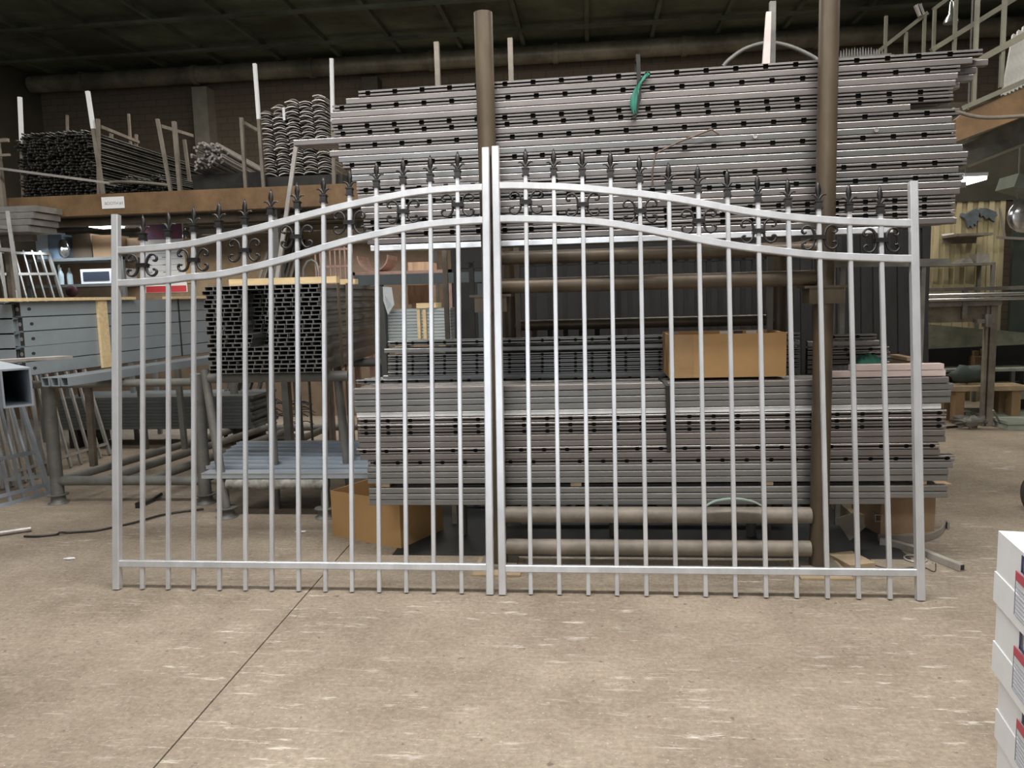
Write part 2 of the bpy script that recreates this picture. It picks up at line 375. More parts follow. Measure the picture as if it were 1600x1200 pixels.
def cscroll_mb(s):
    mb = MB(); q = 0.00305
    up = [(8, 0), (8.3, 6), (10, 12), (13.5, 16.6), (18, 18.8), (22.5, 18), (26, 15), (27, 11.2), (25.6, 8.2), (22.8, 7.2), (20.6, 8.6)]
    pts = [(x, -z) for x, z in up[:0:-1]]+up
    C = []
    for i in range(len(pts)-1):
        p0, p1, p2, p3 = [Vector(pts[min(max(i+k, 0), len(pts)-1)]) for k in (-1, 0, 1, 2)]
        for k in range(5):
            t = k/5; C.append(0.5*((2*p1)+(p2-p0)*t+(2*p0-5*p1+4*p2-p3)*t*t+(3*p1-p0-3*p2+p3)*t**3))
    C.append(Vector(pts[-1])); pts = [(c.x*q, c.y*q) for c in C]
    P = [Vector((s*x, 0, z)) for x, z in pts]
    mb.smooth = True
    mb.sweep(P, 0.013, 0.0095, Y3)
    return mb
def collar_mb():
    mb = MB(); mb.box((0, -0.002, 0), (0.058, 0.032, 0.012)); mb.box((0, -0.002, 0.008), (0.062, 0.036, 0.0045)); mb.box((0, -0.002, -0.008), (0.062, 0.036, 0.0045)); mb.box((0, -0.002, 0), (0.062, 0.036, 0.004))
    return mb
ME_SPEAR = spear_mb().mesh('spearhead', M_BLACK); ME_SOCK = socket_mb().mesh('socket', M_BLACK)
ME_CS = {s: cscroll_mb(s).mesh('c_scroll', M_BLACK) for s in (-1, 1)}; ME_COL = collar_mb().mesh('collar', M_BLACK)
def link(name, me, parent, loc):
    o = bpy.data.objects.new(name, me); COL.objects.link(o); o.parent = parent; o.location = loc; return o
def gate_leaf(label, ox, stiles, stop, upper, lower, bars, brail):
    root = thing('gate_leaf', label, 'gate', (ox, GY, 0.0), (-TILT, 0, 0), 'two leaves of the double driveway gate')
    us = []
    for (pxt, pyt, pxb, pyb) in stiles:
        ut, vt = UV(pxt, pyt, ox); ub, vb = UV(pxb, pyb, ox); u = (ut+ub)/2
        us.append(u)
        mb = MB(); mb.cbar((ub*0.8+u*0.2, 0, 0.004), (ut*0.8+u*0.2, 0, vt), 0.038, 0.040, Y3, 0.004); part('stile', mb, M_GATE, root, local=True)
    curves = []
    for pts in (upper, lower):
        c = [UV(px, py, ox) for px, py in pts]; curves.append(c)
        x0, x1 = us[0]+0.012, us[1]-0.012; P = []
        for k in range(41):
            x = x0+(x1-x0)*k/40; P.append(Vector((x, 0, catmull(c, x))))
        mb = MB(); mb.csweep(P, 0.032, 0.036, Y3, 0.004); part('arched_rail', mb, M_GATE, root, local=True)
    vb = sum(UV(px, py, ox)[1] for px, py in brail)/len(brail)
    mb = MB(); mb.cbar((us[0]+0.012, 0, vb), (us[1]-0.012, 0, vb), 0.032, 0.036, Z3, 0.004); part('bottom_rail', mb, M_GATE, root, local=True)
    for i, (pt, sy, pb) in enumerate(bars):
        ut, vt = UV(pt, sy, ox); ub, _ = UV(pb, 900, ox)
        u = us[0]+(us[1]-us[0])*(i+1)/(len(bars)+1)*1.0
        u = 0.5*u+0.25*(ut+ub)
        zt = catmull(curves[0], u); vs = vt-0.118
        mb = MB(); mb.cbar((u, 0, 0.006), (u, 0, vs), 0.0215, 0.0215, Y3, 0.003)
        bo = part('bar', mb, M_GATE, root, local=True)
        link('socket', ME_SOCK, bo, (u, 0, vs)); link('spearhead', ME_SPEAR, bo, (u, 0, vs))
        if i % 2 == 0:
            zl = catmull(curves[1], u); zm = (zt+zl)/2
            link('collar', ME_COL, root, (u, 0, zm))
            for s in (-1, 1): link('c_scroll', ME_CS[s], root, (u, -0.006, zm))
    return root
LB = list(zip((222, 263, 301, 340, 380, 421, 462, 504, 544, 586, 628, 670, 713), (333, 328, 320, 313, 308, 293, 283, 273, 262, 250, 244, 240, 234),
              (226, 266, 306, 346, 387, 428, 470, 511, 552, 594, 635, 678, 721)))
RB = list(zip((821, 865, 909, 952, 998, 1044, 1090, 1135, 1184, 1231, 1279, 1327, 1376), (230, 230, 231, 233, 240, 251, 255, 262, 270, 276, 280, 284, 287),
              (831, 875, 921, 965, 1010, 1055, 1101, 1147, 1194, 1242, 1290, 1338, 1387)))
ox = G(185, 921).x
gate_leaf('left leaf of the bare steel gate, with black spearheads and curled scrolls', ox,
          ((181, 336, 184, 921), (759, 232, 766, 928)), 0,
          [(174, 392), (250, 387), (300, 381), (340, 372), (400, 358), (450, 345), (500, 332), (550, 320), (600, 310), (650, 301), (700, 296), (764, 293)],
          [(174, 443), (250, 439), (300, 433), (340, 429.5), (400, 417), (450, 404), (500, 389), (550, 375), (600, 364), (650, 354), (700, 348), (764, 344)],
          LB, [(300, 882), (650, 884)])
ox = G(786, 930).x
gate_leaf('right leaf of the bare steel gate, its arched rails sloping down to the right', ox,
          ((774, 230, 786, 930), (1427, 284, 1437, 938)), 0,
          [(770, 291), (860, 292), (900, 294), (940, 297.5), (1000, 303.5), (1060, 312), (1110, 321), (1160, 330), (1210, 337), (1260, 342), (1310, 345.5), (1360, 347.5), (1430, 349)],
          [(770, 343), (860, 343), (900, 345), (940, 348), (1000, 357), (1060, 368.5), (1110, 378), (1160, 386), (1210, 392), (1260, 397.5), (1310, 401), (1360, 403), (1430, 404.5)],
          RB, [(900, 888), (1300, 894)])

# ------------------------------------------------------------------ the big pipe rack behind the gate
PY = 4.10
pl_b, pl_t = A(775, 880, PY), A(760.5, 20, PY); pr_b, pr_t = A(1272, 872, PY+0.03), A(1298, 0, PY+0.03)
xl = (pl_b.x+pl_t.x)/2; xr = (pr_b.x+pr_t.x)/2
rack = thing('storage_rack', 'tall brown pipe storage rack standing behind the gate, holding the rail stacks', 'rack', ((xl+xr)/2, PY, 0))
PH = pl_t.z
for x, h in ((xl, PH), (xr, 3.45)):
    mb = MB(); mb.tube([(x, PY, 0.03), (x, PY, h)], 0.048, 20, caps=False)
    mb.tube([(x, PY, h-0.3), (x, PY, h-0.001)], 0.044, 20, caps=False)
    mb.lathe([(0.048, h), (0.044, h), (0.044, h-0.002)], (x, PY, 0), 20)
    p = part('post', mb, M_POST, rack)
    mb = MB(); mb.bb((x-0.1, PY-0.08, 0.012), (x+0.1, PY+0.1, 0.03)); part('foot_plate', mb, M_PIPEG, p)
    mb = MB(); mb.tube([(x, PY+0.95, 0.0), (x, PY+0.95, 2.3)], 0.045, 14); part('rear_post', mb, M_POST, rack)
for py, r, nm in ((396, 0.035, 'upper_crossbar'), (441, 0.040, 'middle_crossbar'), (804.5, 0.044, 'lower_crossbar'), (855, 0.044, 'bottom_crossbar')):
    z = A(1020, py, PY).z if py < 700 else A(1020, py, PY).z
    mb = MB(); mb.tube([(xl+0.045, PY, z), (xr-0.045, PY, z)], r, 18); part(nm, mb, M_POST if py < 700 else M_PIPEG, rack)
for x in (xl, xr):
    z = A(1270, 461, PY).z
    mb = MB(); mb.bb((x-0.085, PY-0.052, z-0.045), (x+0.085, PY+0.1, z+0.045)); mb.bb((x-0.11, PY-0.056, z+0.035), (x+0.11, PY+0.1, z+0.047))
    part('clamp_collar', mb, M_POST, rack)
ZL0 = A(557, 790, 4.2).z; ZU0 = A(618, 391, 4.2).z
for x in (xl, xr, (xl+xr)/2, xl+0.45, xr-0.45, xl-0.02):
    for z, r in ((ZL0-0.031, 0.028), (ZU0-0.031, 0.028)):
        if x not in (xl, xr) and z > 1: continue
        mb = MB(); mb.tube([(x, PY+0.03, z), (x, PY+0.95, z)], r, 12); part('arm', mb, M_POST, rack)
for z in (ZL0-0.031, ZU0-0.031, 1.30):
    mb = MB(); mb.tube([(xl, PY+0.95, z), (xr, PY+0.95, z)], 0.035, 12); part('rear_crossbar', mb, M_POST, rack)
# timber blocks under the posts
for x, lab in ((xl, 'flat timber block under the left rack post, between the two gate leaves'), (xr, 'flat timber block under the right rack post')):
    mb = MB(); mb.bb((x-0.13, PY-0.16, 0.0), (x+0.13, PY+0.12, 0.0115)); solo('timber_block', mb, M_WOODD, lab, 'wood block')

# --- rails stacked on the rack
RL = 3.4; RHT = 0.036
def plain_rail_mb(L=RL, h=RHT, d=0.05, t=0.003):
    mb = MB(); c = 0.0062
    outer = [(0, c*0.4), (0, h-0.0052), (0.0016, h-0.0016), (0.0052, h), (d-c, h), (d, h-c), (d, c), (d-c, 0), (c*0.4, 0)]
    cx, cz = d/2, h/2
    inner = [(cx+(y-cx)*(1-2*t/d), cz+(z-cz)*(1-2*t/h)) for y, z in outer]
    n = len(outer); vs = []
    for x in (-L/2, L/2): vs += [(x, y, z) for y, z in outer]+[(x, y, z) for y, z in inner]
    fs = []
    for i in range(n):
        j = (i+1) % n
        fs += [(i, j, 2*n+j, 2*n+i), (n+j, n+i, 3*n+i, 3*n+j), (i, n+i, n+j, j), (2*n+j, 3*n+j, 3*n+i, 2*n+i)]
    return mb.add(vs, fs)
def punched_rail_mb(pitch, nw, diamond, ph=0.0, L=RL, h=RHT, d=0.05):
    mb = MB(); g = 0.0052; lip = 0.003; top = h*0.40 if not diamond else h*0.32
    # back wall, top and bottom flanges of the open-fronted rail
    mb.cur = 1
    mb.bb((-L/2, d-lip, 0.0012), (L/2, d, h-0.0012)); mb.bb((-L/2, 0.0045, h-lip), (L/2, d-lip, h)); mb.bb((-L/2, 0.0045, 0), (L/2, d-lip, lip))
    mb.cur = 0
    xs = [-L/2]; lv = [g]
    x = -L/2+pitch*(0.35+ph)
    while x < L/2-nw:
        if diamond:
            for dx, q in ((-nw/2-0.003, g), (-nw/2+0.003, 0.5*top+g), (-nw*0.18, top), (nw*0.18, top), (nw/2-0.003, 0.5*top+g), (nw/2+0.003, g)): xs.append(x+dx); lv.append(q)
        else:
            for dx, q in ((-nw/2-0.0015, g), (-nw/2, top), (nw/2, top), (nw/2+0.0015, g)): xs.append(x+dx); lv.append(q)
        x += pitch
    xs.append(L/2); lv.append(g)
    c = 0.0045
    for s in (1, -1):
        edge = h if s > 0 else 0
        vs = []; n = len(xs)
        for xx, q in zip(xs, lv):
            zi = h/2+s*q
            vs += [(xx, 0, zi), (xx, 0, edge-s*0.0035), (xx, 0.0022, edge), (xx, 0.0046, edge), (xx, 0.0032, zi)]
        fs = []
        for i in range(n-1):
            for k in range(5): fs.append((i*5+k, i*5+(k+1) % 5, (i+1)*5+(k+1) % 5, (i+1)*5+k))
        fs += [(0, 1, 2, 3, 4), tuple((n-1)*5+k for k in (4, 3, 2, 1, 0))]
        mb.add(vs, fs)
    return mb
def rail_obj(mbx, m, nm):
    me = mbx.mesh(nm, m); return me
ME_RAIL = {
 ('l', 0): plain_rail_mb().mesh('steel_rail', M_RAIL), ('l', 1): plain_rail_mb().mesh('steel_rail', M_RAILB), ('s', 1): plain_rail_mb().mesh('steel_rail', M_SHEEN), ('s', 0): plain_rail_mb().mesh('steel_rail', M_SHEEN),
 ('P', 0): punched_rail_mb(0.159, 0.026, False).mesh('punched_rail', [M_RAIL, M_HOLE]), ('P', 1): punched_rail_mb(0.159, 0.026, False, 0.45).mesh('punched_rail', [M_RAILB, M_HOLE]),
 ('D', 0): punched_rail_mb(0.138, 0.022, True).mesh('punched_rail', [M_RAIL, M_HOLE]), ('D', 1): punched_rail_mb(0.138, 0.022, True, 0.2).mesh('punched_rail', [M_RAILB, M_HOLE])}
def lay_rail(kind, cm, pl, pr, hz, label, cat, group, me=None):
    pl, pr = Vector(pl), Vector(pr); d = pr-pl; L = d.length
    o = bpy.data.objects.new('steel_rail' if kind in 'ls' else 'punched_rail', me or ME_RAIL[(kind, cm)]); COL.objects.link(o)
    o.location = (pl+pr)/2; o.rotation_euler = (0, -math.asin(d.z/L), math.atan2(d.y, d.x)); o.scale = (L/RL, 1, hz/RHT)
    return setp(o, label, cat, group)
UT = 'PlPllPPlPllPlllPlPllPPPls'
UL = [565, 545, 523, 520, 521, 519, 523, 460, 530, 515, 529, 535, 548, 548, 555, 555, 556, 558, 560, 562, 563, 565, 566, 568, 572]
UR = [1530, 1515, 1497, 1493, 1490, 1487, 1488, 1421, 1498, 1487, 1492, 1494, 1495, 1505, 1514, 1512, 1500, 1509, 1505, 1503, 1497, 1497, 1497, 1496, 1400]
SY = 4.165
zlt = [A(618, 137+10.15*i, SY).z for i in range(26)]; zrt = [A(1397, 84+11.15*i, SY).z for i in range(26)]
xa, xb = A(618, 250, SY).x, A(1397, 250, SY).x
def UZ(i, x): t = (x-xa)/(xb-xa); return zlt[i]+(zrt[i]-zlt[i])*t
for i, k in enumerate(UT):
    x0 = A(UL[i], 250, SY).x; x1 = A(UR[i], 220, SY).x
    hz = (zlt[i]-zlt[i+1])*0.90
    j = 0.006*math.sin(i*2.3)
    desc = 'punched steel rail' if k == 'P' else 'plain steel rail'
    extra = {7: ', jutting out far to the left'}.get(i, '')
    lay_rail(k, 1 if i in (10, 13, 17) else 0, (x0, SY+abs(j), UZ(i+1, x0)), (x1, SY+abs(j), UZ(i+1, x1)), hz,
             '%s%s, %s in the tall upper stack front' % (desc, extra, ORD[i] if i < 24 else 'bottom bright one'), 'rail', 'rails in the tall upper stack')
    for rr in (1, 2):
        a = x0+random.uniform(0.0, 0.12); b = x1+random.uniform(-0.05, 0.05)
        if i in (1, 3, 2) and rr == 1: b = x1+0.1
        lay_rail('l', 0, (a, SY+0.003+rr*0.056, UZ(i+1, a)), (b, SY+0.003+rr*0.056, UZ(i+1, b)), hz, 'plain steel rail lying behind the front face of the tall upper stack', 'rail', 'rear rails of the tall upper stack')
# lower stack
LT = 'llllsDDDllDlDlllgll l'.replace(' ', '')
LTY = 'l l l l s D D D l l D l D l l l g l l l'.split()
LL = [557, 557, 557, 557, 559, 561, 561, 561, 561, 561, 557, 562, 573, 572, 572, 572, 0, 573, 573, 573]
LR = [1479, 1487, 1483, 1483, 1470, 1478, 1477, 1478, 1476, 1478, 1468, 1470, 1494, 1491, 1484, 1484, 0, 1484, 1484, 1388]
hL = [9.7]*20; hL[16] = 6.0; hL[4] = 9.5
tot = sum(hL); tops = [0]
for h in hL: tops.append(tops[-1]+h)
zL0, zL1 = A(560, 606, SY).z, A(560, 790, SY).z; zR0, zR1 = A(1478, 588, SY).z, A(1478, 788, SY).z
xa2, xb2 = A(560, 700, SY).x, A(1478, 690, SY).x
def LZ(i, x):
    t = (x-xa2)/(xb2-xa2); f = tops[i]/tot
    return (zL0+(zL1-zL0)*f)*(1-t)+(zR0+(zR1-zR0)*f)*t
n = 0
for i, k in enumerate(LTY):
    if k == 'g':
        for xx in (A(600, 760, SY).x, A(900, 760, SY).x, A(1200, 760, SY).x, A(1440, 760, SY).x):
            mb = MB(); mb.bb((xx-0.03, SY+0.012, LZ(i+1, xx)+0.0005), (xx+0.03, SY+0.15, LZ(i, xx)-0.0005))
            solo('packing_strip', mb, M_WOODD, 'dark packing strip in the slot low in the lower rail stack', 'wood strip', 'packing strips in the lower rail stack')
        continue
    x0 = A(LL[i], 700, SY).x; x1 = A(LR[i], 690, SY).x
    hz = (LZ(i, 0)-LZ(i+1, 0))*0.90
    off = 0.01 if k in 'lD' and i in (12,) else (0.012 if k == 's' else 0.004*(i % 2))
    desc = {'l': 'plain steel rail', 'D': 'punched steel rail', 's': 'shiny plain steel rail'}[k]
    lay_rail(k, 1 if i in (1, 2, 3, 13, 14, 15, 17, 18, 19) else 0, (x0, SY+off, LZ(i+1, x0)), (x1, SY+off, LZ(i+1, x1)), hz,
             '%s, %s down the front face of the lower stack' % (desc, ORD[n]), 'rail', 'rails in the lower stack')
    n += 1
    for rr in (1, 2, 3):
        a = x0+random.uniform(0.01, 0.06); b = x1-random.uniform(0.01, 0.06)
        lay_rail('l', 0, (a, SY+0.014+rr*0.056, LZ(i+1, a)), (b, SY+0.014+rr*0.056, LZ(i+1, b)), hz, 'plain steel rail lying behind the front face of the lower stack', 'rail', 'rear rails of the lower stack')
# black hook strap on the lower stack
q0 = A(1042, 598, SY-0.03); q1 = A(1042, 704, SY-0.012)
mb = MB(); mb.sweep([(q0.x-0.02, SY+0.16, LZ(0, q0.x)+0.004), (q0.x-0.01, SY+0.0, LZ(0, q0.x)+0.004), (q0.x+0.005, SY-0.012, LZ(0, q0.x)-0.02), (q0.x+0.012, SY-0.012, q1.z)], 0.022, 0.006, X3)
solo('hook_bar', mb, M_DARK, 'dark flat hook bar hanging over the front of the lower rail stack', 'hook')
# flat bar hook with teal rag on the upper stack
a = A(997, 86, SY-0.02); b = A(992, 182, SY-0.02)
mb = MB(); mb.sweep([a, A(999, 150, SY-0.02), b, A(989, 186, SY-0.06)], 0.02, 0.008, Vector((1, 0, 0)))
mb.sweep([a, a+Vector((0, 0.12, -0.004)), a+Vector((0, 0.13, -0.12))], 0.02, 0.008, Vector((1, 0, 0)))
solo('hook_bar', mb, M_DARK, 'dark flat hook bar hanging over the top front of the tall stack', 'hook')
mb = MB(); mb.smooth = True
pp = [(1012, 114), (1006, 120), (999, 130), (994, 142), (991, 155), (990, 168), (992, 178)]; ww = [7, 9, 8, 9, 12, 11, 5]
vs = []
for k, ((x, y), wd) in enumerate(zip(pp, ww)):
    for j in range(5):
        t = j/4-0.5; q = A(x+wd*t, y+2*math.sin(j*2.1+k), SY-0.027-0.010*math.cos(j*3.0+k*0.7)); vs.append(q)
mb.add(vs, [(i*5+j, i*5+j+1, (i+1)*5+j+1, (i+1)*5+j) for i in range(6) for j in range(4)])
mb.add([v+Vector((0, 0.012, 0)) for v in vs], [(i*5+j, (i+1)*5+j, (i+1)*5+j+1, i*5+j+1) for i in range(6) for j in range(4)])
solo('plastic_rag', mb, M_TEAL, 'teal green plastic rag hooked beside the dark bar on the tall stack', 'rag')
# two rivet discs pressed on the dull rail
for px, py, l in ((1180, 213, 'left'), (1369, 203, 'right')):
    q = A(px, py, SY-0.001); mb = MB(); mb.lathe([(0.0115, 0), (0.0115, 0.003), (0.0085, 0.003), (0.0085, 0.001)], q, 16, Matrix.Rotation(PI/2, 3, 'X'))
    solo('ring_stamp', mb, M_STRIP, 'small pale ring mark on the dull rail, the %s one of two' % l, 'ring mark')
# bent rod lying on the front of the upper stack
mb = MB(); mb.tube([A(1020, 292, SY-0.03), A(1019, 270, SY-0.04), A(1024, 240, SY-0.05), A(1060, 222, SY-0.03), A(1112, 202, SY-0.02), A(1124, 210, SY-0.02)], 0.005, 8)
solo('bent_rod', mb, mat('rusty_rod', (0.13, 0.085, 0.065), 0.6, 0.2), 'thin bent reddish rod hanging against the tall stack above the gate', 'rod')

# middle stack seen between, further back
MT = [('D', 533), ('l', 544), ('D', 554), ('D', 561), ('D', 567), ('D', 573), ('D', 580), ('l', 586), ('D', 592)]
MYd = 4.62
for i, (k, py) in enumerate(MT):
    x0 = A(606 if i not in (1, 7, 8) else (600, 598, 556)[(1, 7, 8).index(i)], py, MYd).x; x1 = A(1250, py, MYd).x
    z = A(640, py+7, MYd).z
    lay_rail(k, 1, (x0, MYd+0.004*(i % 2), z), (x1, MYd+0.004*(i % 2), z), 0.026 if i else 0.03, '%s rail, %s in the shaded middle stack' % ('plain dark' if k == 'l' else 'punched dark', ORD[i]), 'rail', 'rails in the shaded middle stack')
    for rr in (1, 2):
        lay_rail('l', 1, (x0+0.03*rr, MYd+0.012+rr*0.056, z), (x1, MYd+0.012+rr*0.056, z), 0.026, 'plain dark rail behind the face of the shaded middle stack', 'rail', 'rear rails of the shaded middle stack')
zmb = A(640, 592+7, MYd).z
mb = MB(); mb.bb((xl-0.5, MYd+0.0, zmb-0.06), (xl-0.42, MYd+0.3, zmb-0.001)); 
for xx in (xl-0.3, 0.12, 0.95):
    mb = MB(); mb.tube([(xx, MYd+0.05, 0), (xx, MYd+0.05, zmb-0.05)], 0.03, 10); mb.bar((xx, MYd-0.02, zmb-0.027), (xx, MYd+0.24, zmb-0.027), 0.05, 0.05)
    solo('support_stand', mb, M_RACK, 'dark T-shaped support stand hidden under the shaded middle stack', 'stand', 'stands under the shaded middle stack')
# right shorter pink stack on top of lower stack
zt0 = LZ(0, 1.6)+0.002
for i, (k, y0, xx0, xx1) in enumerate([('l', 0, 1295, 1476), ('l', 1, 1330, 1473)]):
    z = zt0+0.001+i*0.033+0.0
    x0, x1 = A(xx0, 590, SY+0.02).x, A(xx1, 590, SY+0.02).x
    mb = MB(); mb.bb((x0, SY+0.01, z), (x1, SY+0.07, z+0.03))
    solo('timber_batten', mb, mat('pinkish_pine', (0.52, 0.42, 0.38), 0.7, 0, 0.12, 4, (1, 8, 8)), '%s of two pinkish battens on the right end of the lower stack' % ('lower', 'upper')[i], 'wood batten', 'battens on the right end of the lower stack')
RYd = 4.62
for i, (k, py, x0p, x1p) in enumerate([('D', 521, 1288, 1370), ('l', 531, 1250, 1374), ('D', 541, 1250, 1389), ('D', 549, 1250, 1391), ('D', 556, 1250, 1391), ('D', 564, 1250, 1391), ('D', 571, 1250, 1400), ('D', 579, 1250, 1404)]):
    x0, x1 = A(x0p, py, RYd).x, A(x1p, py, RYd).x; z = A(1330, py+9, RYd).z
    if x0 < A(1260, 560, RYd).x: x0 = A(1262, 560, RYd).x
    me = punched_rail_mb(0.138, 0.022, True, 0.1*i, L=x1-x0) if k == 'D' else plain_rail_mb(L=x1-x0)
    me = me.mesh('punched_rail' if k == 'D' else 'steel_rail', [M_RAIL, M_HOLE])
    o = bpy.data.objects.new(me.name.split('.')[0], me); COL.objects.link(o); o.location = ((x0+x1)/2, RYd, z); o.scale = (1, 1, 0.028/RHT)
    setp(o, 'short %s rail, %s in the small pinkish stack right of the box' % ('punched' if k == 'D' else 'plain', ORD[i]), 'rail', 'rails in the small pinkish stack')

# cardboard box on the stack
def open_box(name, c, sx, sy, h, z, rot, label, cat, labels=False, t=0.006):
    root = thing(name, label, cat, (c[0], c[1], z), (0, 0, rot))
    mb = MB()
    for a, b in (((-sx/2, -sy/2, 0), (sx/2, -sy/2+t, h)), ((-sx/2, sy/2-t, 0), (sx/2, sy/2, h)), ((-sx/2, -sy/2+t, 0), (-sx/2+t, sy/2-t, h)), ((sx/2-t, -sy/2+t, 0), (sx/2, sy/2-t, h))): mb.bb(a, b)
    part('walls', mb, M_CARD, root, local=True)
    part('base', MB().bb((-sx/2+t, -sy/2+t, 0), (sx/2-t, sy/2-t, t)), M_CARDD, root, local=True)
    return root
fl0, fl1 = A(1046, 595, SY+0.04), A(1229, 591, SY+0.04)
bw = fl1.x-fl0.x; bh = A(1130, 525, SY+0.04).z-A(1130, 593, SY+0.04).z; bz = LZ(0, 0.8)+0.012
cb = open_box('cardboard_box', ((fl0.x+fl1.x)/2, SY+0.05+0.19), bw, 0.38, bh, bz, 0.0, 'open kraft cardboard box sitting on top of the lower rail stack', 'box')
for x0, x1, c in ((-0.28, -0.22, M_INK), (0.02, 0.08, M_WHITE), (0.10, 0.15, M_NAVY), (0.17, 0.23, M_WHITE)):
    part('printed_label', MB().bb((x0, 0.38/2-0.0085, bh-0.07), (x1, 0.38/2-0.0065, bh-0.005)), c, cb, local=True)
part('tape', MB().bb((-bw/2+0.03, -0.192, 0.0), (-bw/2+0.13, -0.1905, bh)), mat('brown_tape', (0.36, 0.22, 0.10), 0.4), cb, local=True)
# dark sheet added on the floor, standing in for the rack's shade
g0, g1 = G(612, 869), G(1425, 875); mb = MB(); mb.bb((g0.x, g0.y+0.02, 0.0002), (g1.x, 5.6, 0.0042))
solo('floor_shade_sheet', mb, mat('rack_shade_black', (0.022, 0.024, 0.027), 0.5, 0.1, 0.3, 3), 'dark sheet added on the floor for the shade under the rack', 'sheet')
# cardboard box on the floor
P0, P1, P2 = G(627, 858), G(520, 837), G(676, 838)
e1 = P1-P0; e2 = Vector((-e1.y, e1.x, 0)).normalized()*-1
if e2.y < 0: e2 = -e2
sx = e1.length; sy = 0.42; rot = math.atan2(-e1.y, -e1.x); cc = P0+e1*0.5+e2*(sy/2)
hb = A(517, 757, P1.y).z
cb2 = open_box('cardboard_box', (cc.x, cc.y), sx, sy, 0.295, 0, rot, 'open kraft cardboard box on the floor, half under the lower stack', 'box')

# ------------------------------------------------------------------ things at the right end under the rack
def arc_pts(pts, Y=None, z=0.02): return [G(x, y, z) for x, y in pts]
def smoothp(P, n=8):
    out = []
    for i in range(len(P)-1):
        p0 = P[max(i-1, 0)]; p1 = P[i]; p2 = P[i+1]; p3 = P[min(i+2, len(P)-1)]
        for k in range(n):
            t = k/n; out.append(0.5*((2*p1)+(p2-p0)*t+(2*p0-5*p1+4*p2-p3)*t*t+(3*p1-p0-3*p2+p3)*t**3))
    return out+[P[-1]]
mb = MB(); mb.sweep(smoothp(arc_pts([(1375, 846), (1395, 849), (1440, 862), (1470, 874), (1503, 887)], z=0.02)), 0.035, 0.035, Z3)
o = solo('bent_square_tube', mb, M_STRIP, 'bent square steel tube on the floor, cut end pointing right', 'tube')
e0 = G(1503, 887, 0.02); ed = (G(1503, 887, 0.02)-G(1490, 881, 0.02)).normalized()
mb = MB(); mb.bar(e0+ed*0.0005, e0+ed*0.001, 0.027, 0.027); part('open_end_shade', mb, M_HOLE, o)
mb = MB(); mb.sweep(smoothp(arc_pts([(1372, 840), (1410, 842), (1440, 842), (1468, 832), (1478, 818), (1482, 822)], z=0.022)), 0.04, 0.012, Z3)
solo('curved_flat_bar', mb, M_STRIP, 'curved flat steel bar with a hooked tip on the floor', 'bar')
mb = MB(); mb.sweep(smoothp([A(1100, 792, PY-0.065), A(1120, 782, PY-0.07), A(1150, 779, PY-0.07), A(1175, 783, PY-0.07), A(1190, 790, PY-0.065)]), 0.02, 0.006, Y3)
solo('green_strip', mb, mat('pale_green_paint', (0.30, 0.40, 0.33), 0.5), 'pale green curved strip leaning on the lower rack pipe', 'strip')
mb = MB(); mb.tube(smoothp(arc_pts([(1358, 872), (1370, 884), (1400, 888), (1440, 886), (1460, 893), (1462, 880)], z=0.004)), 0.002, 6)
solo('loose_wire', mb, M_DARK, 'thin dark loose wire on the floor beside the gate foot', 'wire')
mb = MB(); R = [G(1430, 873, 0.006)+Vector((0.055*math.cos(a*PI/10), 0.055*math.sin(a*PI/10), 0)) for a in range(21)]; mb.tube(R, 0.005, 8)
solo('steel_ring', mb, M_STRIP, 'small steel ring lying on the floor behind the gate', 'ring')
c = A(1369, 806, 4.75); mb = MB(); mb.bar((c.x, 4.7, c.z), (c.x+0.05, 5.4, c.z), 0.045, 0.045, Z3, 0.004)
o = solo('square_tube', mb, M_STRIP, 'square tube end facing the camera under the lower stack', 'tube')
zz = c.z-0.0225
mb = MB(); mb.bb((c.x-0.1, 4.85, 0), (c.x+0.14, 5.3, zz)); solo('timber_crate', mb, M_WOODD, 'low dark timber block carrying the square tube end', 'wood block')
mb = MB(); d0 = G(1385, 850); mb.box((d0.x+0.16, d0.y+0.35, 0.14), (0.36, 0.30, 0.28), Matrix.Rotation(0.25, 3, 'Z'))
mb.box((d0.x+0.16, d0.y+0.33, 0.295), (0.46, 0.42, 0.012), Matrix.Rotation(0.25, 3, 'Z') @ Matrix.Rotation(-0.05, 3, 'Y'))
solo('flattened_carton', mb, mat('dull_carton', (0.30, 0.20, 0.12), 0.8), 'dull brown carton with loose lid on the floor at the right end', 'box')
mb = MB(); a, b, c2, d = A(1305, 811, 4.45), A(1340, 800, 4.5), A(1352, 824, 4.5), A(1328, 845, 4.45)
mb.prism([a, b, c2, d], (0.01, 0.02, 0)); solo('scrap_plate', mb, mat('grey_card', (0.20, 0.18, 0.15), 0.8), 'grey scrap plate leaning under the right end of the stack', 'plate')
mb = MB(); mb.bb((G(1250, 872).x, 4.0, 0), (G(1250, 872).x+0.001, 4.001, 0.001))
mb = MB(); u = G(1290, 870, 0.04); mb.box((u.x+0.14, u.y+0.02, 0.014), (0.15, 0.2, 0.028), Matrix.Rotation(0.3, 3, 'Z')); solo('timber_offcut', mb, M_WOODD, 'small timber offcut beside the right post foot', 'wood block')
